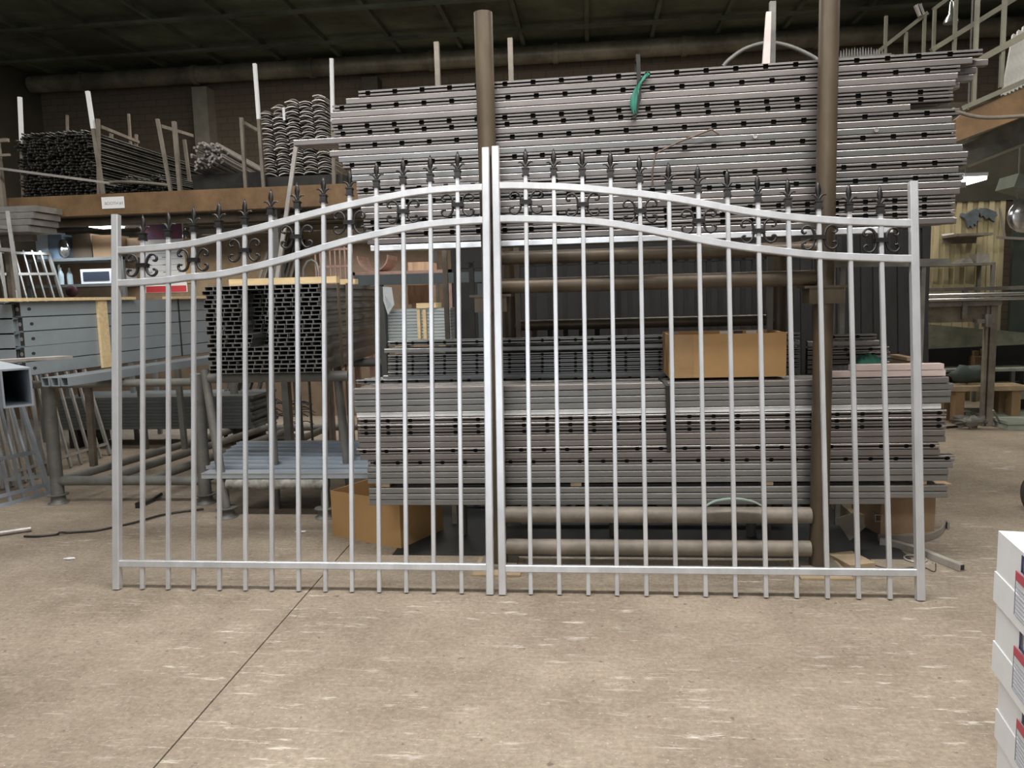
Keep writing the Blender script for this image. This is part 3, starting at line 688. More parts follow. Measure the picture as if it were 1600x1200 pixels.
# green and black cloth on the stack top
def rag(name, m, px0, px1, pyb, Y, hgt, label, seed):
    rnd = random.Random(seed); p0 = A(px0, pyb, Y); p1 = A(px1, pyb, Y); mb = MB(); mb.smooth = True; nx, ny = 14, 9
    vs = []
    for j in range(ny):
        for i in range(nx):
            u, v = i/(nx-1), j/(ny-1); e = math.sin(PI*u)**0.6*math.sin(PI*v)**0.6
            vs.append((p0.x+(p1.x-p0.x)*u, Y+0.16*(v-0.5), p0.z+hgt*e*(0.45+0.75*rnd.random())))
    mb.add(vs, [(j*nx+i, j*nx+i+1, (j+1)*nx+i+1, (j+1)*nx+i) for j in range(ny-1) for i in range(nx-1)])
    mb.add([(v[0], v[1], p0.z-0.001) for v in vs], [(j*nx+i, (j+1)*nx+i, (j+1)*nx+i+1, j*nx+i+1) for j in range(ny-1) for i in range(nx-1)])
    return solo(name, mb, m, label, 'cloth')
rag('crumpled_cloth', M_GREEN, 1332, 1378, 572, RYd-0.07, 0.07, 'crumpled dark green cloth on the small pinkish stack', 3)
rag('crumpled_cloth', M_BLKCL, 1290, 1350, 589, SY+0.18, 0.06, 'crumpled black cloth on the lower stack below the green cloth', 5)
exec('pass')
# ------------------------------------------------------------------ stakes and arcs above the tall stack
for (x0, y0, x1, y1, w_, m, nm, lab, Y) in (
    (682, 66, 686, 132, 0.03, M_PIPEG, 'stake_post', 'grey stake post rising behind the tall stack, left of the main pipe', 4.9),
    (797, 60, 801, 126, 0.03, M_PIPEG, 'stake_post', 'grey stake post rising behind the tall stack, right of the main pipe', 4.9),
    (1207, 3, 1208, 100, 0.032, M_RACK, 'drilled_post', 'upright drilled steel post beside the pale wedge on the tall stack', 4.6),
    (1200, 18, 1196, 100, 0.028, M_WHITE, 'timber_wedge', 'pale upright wedge board leaning on the drilled post', 4.5)):
    a, b = A(x0, y0, Y), A(x1, y1, Y); mb = MB(); base = 0.0 if nm != 'timber_wedge' else b.z-0.3
    if nm == 'timber_wedge':
        mb.prism([(a.x-0.008, Y, a.z), (a.x+0.018, Y, a.z), (b.x+0.022, Y, b.z-0.1), (b.x-0.022, Y, b.z-0.1)], (0, 0.02, 0)); m = mat('pale_board', (0.62, 0.54, 0.50), 0.7)
    else: mb.bar((b.x, Y, 0), (a.x, Y, a.z), w_, w_, Y3)
    solo(nm, mb, m, lab, 'post' if nm != 'timber_wedge' else 'board')
mb = MB(); mb.tube(smoothp([A(1130, 104, 4.7), A(1140, 93, 4.7), A(1165, 76, 4.7), A(1200, 67, 4.7), A(1235, 73, 4.7), A(1270, 89, 4.7), A(1282, 100, 4.7)]), 0.012, 10)
solo('bent_pipe', mb, M_RACK, 'arched thin pipe rising over the tall stack beside the right post', 'pipe')
mb = MB(); 
for k in range(17):
    x = 1314+k*4.3; y = 86-1.2*math.sin(k/16*PI)*3
    a = A(x, y+2, 6.0); b = A(x, y-7-(k % 3), 6.0); mb.tube([a-Vector((0, 0, 0.6)), a, b], [0.008, 0.008, 0.002], 6)
a, b = A(1308, 92, 6.0), A(1392, 86, 6.0); mb.bar(a, b, 0.02, 0.02); mb.bar(a-Vector((0, 0, 0.6)), b-Vector((0, 0, 0.6)), 0.03, 0.03)
for q in (a, b): mb.bar((q.x, 6.0, 0), (q.x, 6.0, q.z), 0.035, 0.035, Y3)
solo('spiked_panel', mb, M_RACK, 'dim fence panel with a row of small spikes behind the tall stack', 'fence panel')

# ------------------------------------------------------------------ dark fence panels standing behind the rack
def slat_panel(x0, x1, Y, z1, lean, nb, label, m=mat('fence_black_steel', (0.012, 0.011, 0.010), 0.6, 0.2, 0.3, 8), w_=0.035):  # even near-black base colour on the panels
    root = thing('fence_panel', label, 'fence panel', ((x0+x1)/2, Y, 0), (-lean, 0, 0), 'dark fence panels behind the rack')
    W2 = (x1-x0)/2
    for z in (0.12, z1-0.03):
        part('rail', MB().bar((-W2, 0, z), (W2, 0, z), 0.03, 0.04), m, root, local=True)
    for i in range(nb):
        x = -W2+2*W2*i/(nb-1); part('bar', MB().bar((x, 0, 0), (x, 0, z1), w_, 0.03, Y3), m, root, local=True)
    return root
slat_panel(-0.95, 0.15, 5.35, 1.75, 0.06, 11, 'dark slatted fence panel behind the rack, left of three')
slat_panel(0.2, 1.3, 5.5, 1.75, 0.05, 15, 'dark slatted fence panel behind the rack, middle of three')
slat_panel(1.35, 2.35, 5.6, 1.95, 0.10, 13, 'dark slatted fence panel behind the rack, right of three')
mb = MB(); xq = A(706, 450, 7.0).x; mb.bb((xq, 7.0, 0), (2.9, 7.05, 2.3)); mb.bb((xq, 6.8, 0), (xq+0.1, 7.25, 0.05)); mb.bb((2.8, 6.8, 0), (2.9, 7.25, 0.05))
solo('dark_backdrop', mb, mat('backdrop_black', (0.022, 0.02, 0.018), 0.8), 'very dark backdrop added behind the fence panels to keep the gaps black', 'screen')  # added backdrop, keeps the gaps behind the rack black
mb = MB()
a, b = A(1290, 412, 4.9), A(1482, 410, 4.9); mb.bar(a, b, 0.04, 0.045)
lx = A(1436, 600, 4.9).x; mb.bar((lx, 4.9, 0), (lx, 4.9, a.z-0.02), 0.025, 0.025, Y3); mb.bar((a.x+0.1, 4.9, 0), (a.x+0.1, 4.9, a.z-0.02), 0.03, 0.03, Y3)
solo('trestle_bar', mb, M_GREY, 'grey horizontal bar on thin legs behind the right gate stile', 'trestle')

# ------------------------------------------------------------------ left: box tubes on a saw-horse rack
TY = 5.0
tw, th = 0.0625, 0.0285
pA = A(510, 450, TY); pB = A(587, 447, 6.45); ax = Vector((pB.x-pA.x, pB.y-pA.y, 0)).normalized()
zb0 = A(420, 583, TY).z
ME_T = MB().bar((0, 0, 0), (0, 1.75, 0), tw*0.97, th*0.96, Z3, 0.003).mesh('box_tube', M_TUBE)
ang = -math.atan2(ax.x, ax.y)
xL, xR = A(322, 520, TY).x, A(510, 520, TY).x
rows = 20; cnt = 0; rows_h = (A(420, 445, TY).z-zb0)/rows
for r in range(rows):
    x = xL+(r % 3)*0.012+(0.0 if r < 10 else -0.005)+tw/2; z = zb0+rows_h*(r+0.5)
    c = 0
    while x < xR-tw*0.35:
        dy = random.uniform(-0.01, 0.012)
        if 6 <= r <= 18 and 4 <= c <= 6 and not (r < 9 and c == 4): dy += 0.14+0.02*c
        o = bpy.data.objects.new('box_tube', ME_T); COL.objects.link(o)
        o.location = (x+ax.x*dy, TY+dy, z); o.rotation_euler = (0, 0, ang); o.scale = (0.97, 1, rows_h/th)
        setp(o, 'open-ended tube in the trestle bundle, %s row from bottom, %s from left' % (nth(r), nth(c)), 'tube', 'box tubes in the bundle')
        x += tw*1.0/math.cos(ang)*0.985; c += 1; cnt += 1
ztop = zb0+rows_h*rows
mb = MB(); mb.bb((A(355, 438, TY).x, TY+0.02, ztop+0.001), (A(524, 438, TY).x, TY+0.09, ztop+0.045)); solo('timber_batten', mb, M_WOOD, 'pale pine batten across the top front of the tube bundle', 'wood batten')
s = ax*0.75; mb = MB(); mb.bb((A(530, 438, TY).x, TY+0.62, ztop+0.001), (A(600, 438, TY+0.7).x, TY+0.70, ztop+0.04)); mb.v = [v-Vector((0.2, 0, 0)) for v in mb.v]
solo('timber_batten', mb, M_WOOD, 'short pale batten further back on top of the tube bundle', 'wood batten')
# strap round the bundle
e = Vector((xR+0.012, TY, 0))+ax*0.28
mb = MB(); mb.bar((e.x+0.008, e.y, zb0-0.001), (e.x+0.008, e.y, ztop+0.004), 0.05, 0.004, Vector((1, 0, 0)))
mb.bar((e.x+0.012, e.y+0.12, zb0-0.001), (e.x+0.034, e.y+0.12, ztop+0.004), 0.045, 0.01, Vector((1, 0, 0)))
solo('webbing_strap', mb, mat('brown_strap', (0.12, 0.085, 0.05), 0.7), 'brown strap and timber runner down the right side of the tube bundle', 'strap')
# trestle rack carrying it
def foot(mb, p, r=0.035):
    mb.lathe([(0.075, 0), (0.075, 0.008), (0.055, 0.012), (0.05, 0.06), (0.075, 0.066), (0.075, 0.072)], (p[0], p[1], 0), 16); return mb
tr = thing('pipe_trestle', 'grey pipe trestle with splayed legs carrying the open tube bundle', 'rack', (G(355, 812).x+0.2, TY+0.1, 0))
zt = zb0-0.040
part('top_pipe', MB().tube([(A(327, 590, TY+0.12).x, TY+0.12, zt), (A(545, 590, TY+0.12).x, TY+0.12, zt)], 0.036, 14), M_RACK, tr)
part('top_pipe', MB().tube([(A(345, 590, TY+0.12).x, TY+1.2, zt), (A(600, 590, TY+0.12).x, TY+1.2, zt)], 0.036, 14), M_RACK, tr)
lf = G(355, 808)
for (a, b) in (((A(318, 590, TY+0.1).x, TY+0.12, zt+0.06), (lf.x, lf.y+0.0, 0.07)), ((A(425, 600, TY+0.15).x, TY+0.12, zt), (A(430, 690, TY+0.3).x, TY+0.25, 0.0)),
               ((A(528, 600, TY+0.15).x, TY+0.15, zt), (A(545, 700, TY+0.3).x, TY+0.3, 0.0)),
               ((A(470, 600, TY+1.3).x, TY+1.2, zt), (A(478, 690, TY+1.3).x, TY+1.2, 0)), ((A(533, 600, TY+1.3).x, TY+1.2, zt), (A(550, 690, TY+1.3).x, TY+1.22, 0))):
    lg = part('leg', MB().tube([a, b], 0.03, 12), M_RACK, tr)
part('foot', foot(MB(), lf), M_RACK, tr)
part('lower_pipe', MB().tube([(lf.x+0.02, lf.y, 0.24), (lf.x+0.75, lf.y+0.0, 0.24)], 0.04, 12), mat('speckled_pipe', (0.24, 0.23, 0.20), 0.7, 0.1, 0.5, 14), tr)
part('lower_pipe', MB().tube([(lf.x+0.1, lf.y+0.7, 0.24), (lf.x+0.9, lf.y+0.7, 0.24)], 0.04, 12), M_RACK, tr)
part('foot', foot(MB(), (lf.x+0.72, lf.y)), M_RACK, tr); part('stub_leg', MB().tube([(lf.x+0.72, lf.y, 0.07), (lf.x+0.72, lf.y, 0.21)], 0.03, 10), M_RACK, tr)
# zinc profiles on the low pipes
PR = [(315, 750, 0, 14), (325, 742, 0.05, 6), (330, 734, 0.10, 6), (350, 722, 0.22, 12), (352, 714, 0.30, 6), (372, 700, 0.5, 14)]
zz = 0.282
for i, (px, py, dy, hh) in enumerate(PR):
    Yp = lf.y-0.02+dy*0.9; x0 = A(px, py, Yp).x; x1 = x0+1.55 if i < 3 else x0+1.4; h = hh*Yp/1200*0.8
    d = 0.12 if i < 5 else 0.28
    mb = MB()
    if hh > 10: mb.bb((x0, Yp, zz), (x1, Yp+d, zz+h*0.75)); mb.bb((x0, Yp-0.006, zz+h*0.75), (x1, Yp+d, zz+h*0.82))
    else: mb.bb((x0, Yp, zz), (x1, Yp+d, zz+h*0.55)); mb.bb((x0+0.01, Yp-0.01, zz+h*0.6), (x1, Yp+d, zz+h*0.9))
    solo('zinc_profile', mb, M_PROF, 'blue-grey zinc profile on the low pipes, %s from the front' % NTH[i], 'profile', 'zinc profiles on the low pipes')
    zz += 0.002
# extra layers of profiles to fill the bed, one thing each
for i in range(7):
    Yp = lf.y+0.12+i*0.085; zf = 0.282+0.055+i*0.012; x0 = A(322+i*8, 735-i*5, Yp).x
    mb = MB(); mb.bb((x0, Yp, zf-0.02), (x0+1.5, Yp+0.078, zf)); mb.bb((x0, Yp, zf), (x0+1.5, Yp+0.004, zf+0.006))
    solo('zinc_profile', mb, M_PROF, 'thin blue-grey zinc profile in the top layer, %s from the front' % NTH[i], 'profile', 'top layer zinc profiles on the low pipes')

# ------------------------------------------------------------------ left: blue channel bundle on its own pipe rack
N0 = A(37, 530, 4.9); N1 = A(325, 510, 7.0); cd = Vector((N1.x-N0.x, N1.y-N0.y, 0)).normalized(); cn = Vector((cd.y, -cd.x, 0))
cz0 = A(45, 588, 4.9).z; cz1 = A(37, 471, 4.9).z; ch = (cz1-cz0)/5; CLEN = (Vector((N1.x, N1.y, 0))-Vector((N0.x, N0.y, 0))).length
def channel_mb(L, h, d=0.06, t=0.004):
    mb = MB()                                        # x along, y depth (front face at y=0), open ends
    mb.bb((0, 0, 0), (L, t, h)); mb.bb((0, 0, 0), (L, d, t)); mb.bb((0, 0, h-t), (L, d, h)); mb.bb((0.0, d-t, 0), (L, d, h))
    mb.cur = 1
    mb.lathe([(0.013, 0), (0.013, 0.0008)], (0.07, 0.0, h/2), 12, Matrix.Rotation(PI/2, 3, 'X') @ Matrix.Diagonal((1.3, 0.9, 1)))
    mb.bb((0.002, t, t), (0.003, d-t, h-t)); mb.cur = 2; mb.lathe([(0.014, 0), (0.014, 0.003)], (0.0018, d/2, h/2), 12, Matrix.Rotation(PI/2, 3, 'Y'))
    return mb
ME_CH = channel_mb(CLEN, ch*0.975).mesh('steel_channel', [M_CHAN, M_HOLE, M_STRIP])
ca = math.atan2(cd.y, cd.x)
for r in range(5):
    for c in range(4):
        o = bpy.data.objects.new('steel_channel', ME_CH); COL.objects.link(o)
        q = Vector((N0.x, N0.y, 0))-cn*(-0.0)+(-cn)*(c*0.064)*1.0+cd*random.uniform(-0.02, 0.02)
        o.location = (q.x, q.y, cz0+r*ch); o.rotation_euler = (0, 0, ca)
        rowd = ('bottom', 'fourth', 'third', 'second', 'top')[r]
        if c == 0: setp(o, 'blue-grey steel channel in the visible front side of the bundle, %s row' % rowd, 'channel', 'blue-grey channels in the long bundle')
        else: setp(o, 'blue-grey steel channel stacked behind the visible side of the long bundle', 'channel', 'rear blue-grey channels in the long bundle')
# second bundle at the far left
ME_CH2 = channel_mb(1.3, ch*0.975).mesh('steel_channel', [M_CHAN, M_HOLE, M_STRIP])
for r in range(5):
    o = bpy.data.objects.new('steel_channel', ME_CH2); COL.objects.link(o)
    q = Vector((A(21, 530, 4.85).x-1.3, 4.86, 0)); o.location = (q.x, q.y, cz0-0.01+r*ch); o.rotation_euler = (0, 0, 0.0)
    setp(o, 'blue-grey steel channel at the left edge of the photo, %s row' % ('bottom', 'fourth', 'third', 'second', 'top')[r], 'channel', 'blue-grey channels at the left edge')
# lower tier of box channels (three open ends)
for c in range(3):
    p0 = A(72+15*c, 595, 4.85-0.0*c); z = cz0-0.066
    mb = MB(); s0 = Vector((p0.x, 4.84, z+0.03)); s1 = s0+cd*2.4
    mb.bar(s0, s1, 0.058, 0.06, Z3, 0.004)
    solo('box_channel', mb, M_CHAN, 'box channel with an open end under the long bundle, %s from the left' % NTH[c], 'channel', 'box channels under the long bundle')
for c in range(4):
    s0 = Vector((A(117, 595, 4.85).x+c*0.0, 4.84, cz0-0.066+0.03))+(-cn)*(0.062*c)*(-1)
mb = MB(); mb.bb((-0.5, 0, 0), (0.0, 0.1, 0.01))
q = Vector((N0.x, N0.y, 0)); 
mb = MB(); a0 = q+cd*(-0.35)+(-cn)*0.02; mb.bar((a0.x, a0.y, cz1+0.012), (a0.x+cd.x*1.45, a0.y+cd.y*1.45, cz1+0.012), 0.12, 0.022)
solo('timber_plank', mb, M_WOOD, 'pale rough plank lying on top of the long channel bundle', 'wood plank')
mb = MB(); a0 = q+cd*1.55; mb.bar((a0.x, a0.y, cz1+0.012), (a0.x+cd.x*0.9, a0.y+cd.y*0.9, cz1+0.012), 0.1, 0.02)
solo('timber_plank', mb, M_WOOD, 'pale plank on the far end of the long channel bundle', 'wood plank')
# upright batten on the bundle side
t = 0.0
best = None
for k in range(200):
    s_ = k/200*CLEN; P = Vector((N0.x, N0.y, 0))+cd*s_
    v = P-Vector((0, 0, 0)); v.z = 1.2-CAMH
    xx = 800+FPX*CR.dot(v)/CF.dot(v)
    if best is None or abs(xx-162) < best[0]: best = (abs(xx-162), P)
P = best[1]; mb = MB(); mb.bar((P.x+cn.x*0.012, P.y+cn.y*0.012, cz0-0.01), (P.x+cn.x*0.012, P.y+cn.y*0.012, cz1+0.02), 0.095, 0.022, cn)
solo('timber_batten', mb, M_WOOD, 'upright pale batten strapped against the side of the channel bundle', 'wood batten')
best = None
for k in range(200):
    P = Vector((N0.x, N0.y, 0))+cd*(k/200*CLEN); v = Vector((P.x, P.y, 1.3-CAMH)); xx = 800+FPX*CR.dot(v)/CF.dot(v)
    if best is None or abs(xx-281) < best[0]: best = (abs(xx-281), P)
P = best[1]; mb = MB(); mb.bar((P.x+cn.x*0.004, P.y+cn.y*0.004, cz0), (P.x+cn.x*0.004, P.y+cn.y*0.004, cz1+0.004), 0.016, 0.003, cn)
solo('black_strap', mb, M_RUBBER, 'black strap around the far part of the channel bundle', 'strap')
# its rack
lr = thing('pipe_rack', 'low grey pipe rack on flanged feet under the blue-grey channels', 'rack', (G(92, 788).x, G(92, 788).y, 0))
f1, f2 = G(92, 786), G(322, 786); zr = cz0-0.066-0.045
for p in (f1, f2):
    lg = part('leg', MB().tube([(p.x, p.y, 0.06), (p.x, p.y, zr if p is f1 else zr+0.06)], 0.047, 14), M_RACK, lr); part('foot', foot(MB(), p), M_RACK, lg)
r1, r2 = f1+Vector((0.35, 2.3, 0)), f2+Vector((0.2, 2.3, 0))
for p in (r1, r2): part('leg', MB().tube([(p.x, p.y, 0), (p.x, p.y, zr)], 0.04, 12), M_RACK, lr)
zc = A(200, 751, f1.y).z
part('front_pipe', MB().tube([(f1.x, f1.y, zc), (f2.x, f2.y, zc)], 0.036, 14), M_RACK, lr)
part('rear_pipe', MB().tube([(r1.x, r1.y, zc), (r2.x+0.3, r2.y, zc)], 0.034, 14), M_RACK, lr)
part('top_pipe', MB().tube([(f1.x-0.12, f1.y, zr-0.0), (f2.x, f2.y, zr)], 0.03, 12), M_RACK, lr)
part('top_pipe', MB().tube([(r1.x, r1.y, zr), (r2.x+0.1, r2.y, zr)], 0.03, 12), M_RACK, lr)
for t in (0.02, 0.30, 0.62, 0.97):
    a = f1.lerp(f2, t); b = r1.lerp(r2, t)
    part('side_pipe', MB().tube([(a.x, a.y, zc), (b.x, b.y, zc)], 0.034, 12), M_RACK, lr)
for px in (142, 222, 283):
    a = A(px-4, 600, 5.9 if px < 200 else 6.6); mb = MB(); b = A(px+6, 742 if px < 200 else 700, a.y); mb.bar((a.x, a.y, zr-0.0), (b.x, a.y, zc), 0.05 if px < 200 else 0.045, 0.04, Y3)
    part('upright', mb, M_PIPEG if px < 200 else M_RACK, lr)

# ------------------------------------------------------------------ left: leaning small gate panels
def leaning_panel(corners, nb, rails, label, m, w_=0.022, bw=0.016):
    """corners: bottom-left, bottom-right, top-right, top-left points; bars run bottom to top"""
    bl, br, trr, tl = [Vector(c) for c in corners]
    root = thing('small_gate', label, 'fence panel', ((bl.x+br.x)/2, (bl.y+br.y)/2, min(bl.z, br.z)))
    nrm = (br-bl).cross(tl-bl).normalized()
    for a, b in ((bl, tl), (br, trr)): part('stile', MB().bar(a, b, w_, w_, nrm), m, root)
    for t in rails: part('rail', MB().bar(bl.lerp(tl, t), br.lerp(trr, t), w_, w_, nrm), m, root)
    for i in range(1, nb+1):
        t = i/(nb+1); part('bar', MB().bar(bl.lerp(br, t), tl.lerp(trr, t), bw, bw, nrm), m, root)
    return root
M_PANEL = mat('grey_bare_steel', (0.30, 0.29, 0.27), 0.45, 0.4, 0.15, 8)
b0, b1 = G(-75, 812), G(78, 772)
leaning_panel([b0+Z3*0.01, b1+Z3*0.01, A(10, 560, b1.y+0.25), A(-100, 560, b0.y+0.25)], 6, (0.0, 0.06, 0.30), 'grey barred gate panel leaning at the far left, nearest the camera', M_PROF, 0.03, 0.018)
c0, c1 = G(20, 762), G(172, 712)
leaning_panel([c0+Z3*0.01, c1+Z3*0.01, A(75, 393, c1.y+0.75), A(-60, 388, c0.y+0.75)], 8, (0.05, 0.88, 0.985), 'grey barred gate panel leaning behind the channel rack', M_PANEL, 0.028, 0.022)
leaning_panel([G(-40, 770)+Z3*0.01, G(70, 758)+Z3*0.01, A(12, 330, 5.98), A(-90, 322, 5.98)], 4, (0.03, 0.86, 0.94), 'pale barred small gate leaning against the beam end at the far left', M_PANEL, 0.03, 0.02)

# ------------------------------------------------------------------ raised storage platform, left
PFY = 6.5; bz1 = 2.48; bz0 = 2.30; bxr = A(560, 300, PFY).x+0.1
pf = thing('storage_platform', 'raised storage platform with a rusty ochre edge beam', 'platform', (-5, PFY, 0))
part('edge_beam', MB().bb((-9.0, PFY, bz0), (bxr, PFY+0.1, bz1)), M_BEAM, pf)
part('deck', MB().bb((-9.0, PFY+0.1, bz1-0.05), (bxr, PFY+3.2, bz1-0.01)), mat('dark_deck_boards', (0.07, 0.06, 0.045), 0.8), pf)
for y in (PFY+0.9, PFY+1.8, PFY+2.8): part('joist', MB().bb((-9.0, y, bz1-0.115), (bxr, y+0.08, bz1-0.055)), M_RACK, pf)
zp = A(200, 344, PFY+0.5).z
part('under_pipe', MB().tube([(-6.0, PFY+0.5, zp), (bxr, PFY+0.5, zp-0.02)], 0.04, 12), M_PIPEG, pf)
for x in (-8.8, bxr-0.08): part('column', MB().bb((x-0.05, PFY+2.9, 0), (x+0.05, PFY+3.0, bz0-0.055)), M_RACK, pf)
for x in (-8.8, A(438, 500, PFY+0.1).x): part('column', MB().bb((x-0.03, PFY+0.1, 0), (x+0.03, PFY+0.18, bz1-0.055)), M_RACK, pf)
sg = A(176, 316.5, PFY-0.01)
sgo = thing('paper_sign', 'white paper sign with grey lettering taped on the ochre beam', 'sign', (sg.x, PFY-0.004, sg.z))
part('sheet', MB().bb((sg.x-0.105, PFY-0.006, sg.z-0.05), (sg.x+0.105, PFY-0.003, sg.z+0.05)), M_WHITE, sgo)
tcu = bpy.data.curves.new('lettering', 'FONT'); tcu.body = 'BOOTH #1'; tcu.size = 0.036; tcu.extrude = 0.0004; tcu.align_x = 'CENTER'; tcu.materials.append(mat('pencil_grey', (0.30, 0.28, 0.26), 0.8))
t0 = bpy.data.objects.new('lettering_curve', tcu); COL.objects.link(t0)
bpy.context.view_layer.update()
tme = bpy.data.meshes.new_from_object(t0.evaluated_get(bpy.context.evaluated_depsgraph_get())); bpy.data.objects.remove(t0)
to = bpy.data.objects.new('lettering', tme); COL.objects.link(to); to.parent = sgo; to.rotation_euler = (PI/2, 0, 0); to.location = (0.01, -0.0030, -0.018)
# holders on the platform
def stake(px0, py0, px1, py1, Y, w_, m, lab, tip=None):
    w_ *= 0.8; a, b = A(px1, py1, Y), A(px0, py0, Y); dz_ = (a.z-bz1); 
    d = (b-a); base = a-d*(dz_/d.z) if abs(d.z) > 1e-6 else a
    mb = MB(); mb.bar(base, b, w_, w_, Y3)
    o = solo('stake_post', mb, m, lab, 'post', 'stake posts on the storage platform')
    if tip:
        mb = MB(); mb.bar(a+(b-a)*tip, b+(b-a)*0.002, w_*1.03, w_*1.03, Y3); part('white_tip', mb, M_WHITE, o)
    return o
for q in ((31, 152, 37, 300, 6.75, 0.034, 'stake post with a pale top at the left end of the rod pile', 0.5), (105, 180, 106, 270, 8.8, 0.03, 'short pale-topped stake post behind the rod pile', 0.0),
          (137, 143, 160, 295, 6.6, 0.036, 'tall leaning stake post with a pale top right of the rod pile', 0.62), (153, 186, 155, 296, 6.62, 0.034, 'plain stake post close to the tall leaning one', None),
          (201, 178, 204, 225, 8.6, 0.03, 'pale-topped stake post behind the low rod heap', 0.0), (246, 186, 266, 294, 6.62, 0.034, 'leaning stake post left of the fanned tubes', None),
          (272, 190, 281, 292, 6.62, 0.04, 'stake post just right of the leaning one, by the fanned tubes', None), (377, 184, 384, 290, 6.62, 0.034, 'stake post at the right side of the fanned tubes', None),
          (398, 100, 412, 290, 6.6, 0.034, 'very tall stake post with pale upper half, left of the curled strips', 0.55), (518, 92, 522, 287, 6.6, 0.034, 'very tall stake post right of the curled strips', 0.5),
          (174, 208, 174, 250, 7.6, 0.034, 'short rear stake post above the low rod heap, left one', None), (213, 210, 213, 250, 8.4, 0.034, 'short rear stake post above the low rod heap, right one', None),
          (288, 218, 296, 280, 7.4, 0.034, 'short rear stake post beside the fanned tubes', None)):
    stake(*q[:6], M_PIPEG if q[5] != 0 else M_RACK, q[6], q[7])
def railbar(p, q, lab, w_=0.03):
    mb = MB(); mb.bar(p, q, w_, w_); solo('holder_rail', mb, M_PIPEG, lab, 'bar', 'holder rails on the storage platform')
railbar(A(156, 198, 6.66), A(216, 222, 8.5), 'sloping holder rail above the low rod heap')
railbar(A(250, 197, 6.66), A(300, 212, 7.9), 'sloping holder rail above the fanned tubes')
railbar(A(380, 192, 6.66), A(402, 204, 7.4), 'short holder rail left of the curled strips')
mb = MB(); mb.tube(smoothp([A(157, 288, 6.72), A(185, 284, 6.72), A(230, 286, 6.72), A(268, 290, 6.72)]), 0.013, 8); solo('support_pipe', mb, M_PIPEG, 'bowed thin pipe lying under the low rod heap', 'pipe')
mb = MB(); mb.bar(A(-10, 262, 6.3), A(171, 286, 6.42), 0.02, 0.02); solo('long_flat_bar', mb, M_STRIP, 'long pale bar lying across in front of the rod pile', 'bar')
# rod pile, 300 as things, the rest as stuff
ME_ROD = MB().tube([(0, 0, 0), (0, 2.2, 0)], 0.0085, 6).mesh('steel_rod', M_REBAR)
YB = 6.7; x0, x1 = A(29, 240, YB).x, A(147, 240, YB).x; z1 = A(90, 203, YB).z; z0 = bz1+0.04
pts = []
nx, nz = 30, 22
for k in range(nz):
    for i in range(nx):
        u = (i+0.5*(k % 2))/nx; topz = z1-0.02-0.05*max(0, 0.12-u)*6
        z = z0+(z1-z0)*k/(nz-1)
        if z > topz: continue
        pts.append((x0+(x1-x0)*u+random.uniform(-.002, .002), YB+random.uniform(-.05, .05), z+random.uniform(-.002, .002)))
random.shuffle(pts)
def rods(pts, lab, grp, rot=(0, 0), cap=205, me=ME_ROD, nm='steel_rod'):
    for p in pts[:cap]:
        o = bpy.data.objects.new(nm, me); COL.objects.link(o); o.location = p
        o.rotation_euler = (random.uniform(-.001, .001)+rot[0], 0, rot[1]+random.uniform(-.001, .001)); setp(o, lab, 'rod', grp)
rods(pts, 'thin black steel rod in the big rod pile on the platform, round end forward', 'rods in the big rod pile', cap=205)
mb = MB()
for p in pts[205:]: mb.tube([p, (p[0], p[1]+2.2, p[2])], 0.0085, 6)
solo('steel_rods', mb, M_REBAR, 'remaining thin black rods packed into the big rod pile', 'rods', kind='stuff')
mb = MB(); mb.bb((x0-0.05, YB-0.02, bz1-0.009), (x1+0.05, YB+0.06, z0-0.012)); solo('timber_bearer', mb, M_DARK, 'dark bearer under the front of the big rod pile', 'bearer')
mb = MB(); mb.bb((x0-0.05, YB+1.6, bz1-0.009), (x1+0.05, YB+1.7, z0-0.012)); solo('timber_bearer', mb, M_DARK, 'dark bearer under the rear of the big rod pile', 'bearer')
# low rod heap
pts = []
xa_, xb_ = A(160, 262, 6.9).x, A(265, 262, 6.9).x
for k in range(7):
    for i in range(34):
        u = i/33; hmax = 0.05+0.10*math.exp(-((u-0.45)/0.18)**2)+0.10*math.exp(-((u-0.85)/0.15)**2)+0.06*math.exp(-(u/0.1)**2)
        z = bz1+0.06+k*0.022
        if z < bz1+0.06+hmax: pts.append((xa_+(xb_-xa_)*u, 6.85+random.uniform(-.08, .08), z+random.uniform(-.002, .002)))
random.shuffle(pts)
mb = MB()
for p in pts[95:]: mb.tube([p, (p[0]+2.2*math.sin(0.12), p[1]+2.2*math.cos(0.12), p[2])], 0.0085, 6)
solo('steel_rods', mb, M_REBAR, 'remaining thin black rods packed into the low heap', 'rods', kind='stuff')
rods(pts, 'thin black steel rod in the low heap between the stake posts', 'rods in the low heap', rot=(0, -0.12), cap=95)
for i, y in enumerate((6.9, 8.4)):
    mb = MB(); mb.bb((xa_-0.02, y, bz1-0.009), (xb_+0.35, y+0.08, bz1+0.05)); solo('timber_bearer', mb, M_DARK, '%s dark bearer under the low rod heap' % ('front', 'rear')[i], 'bearer')
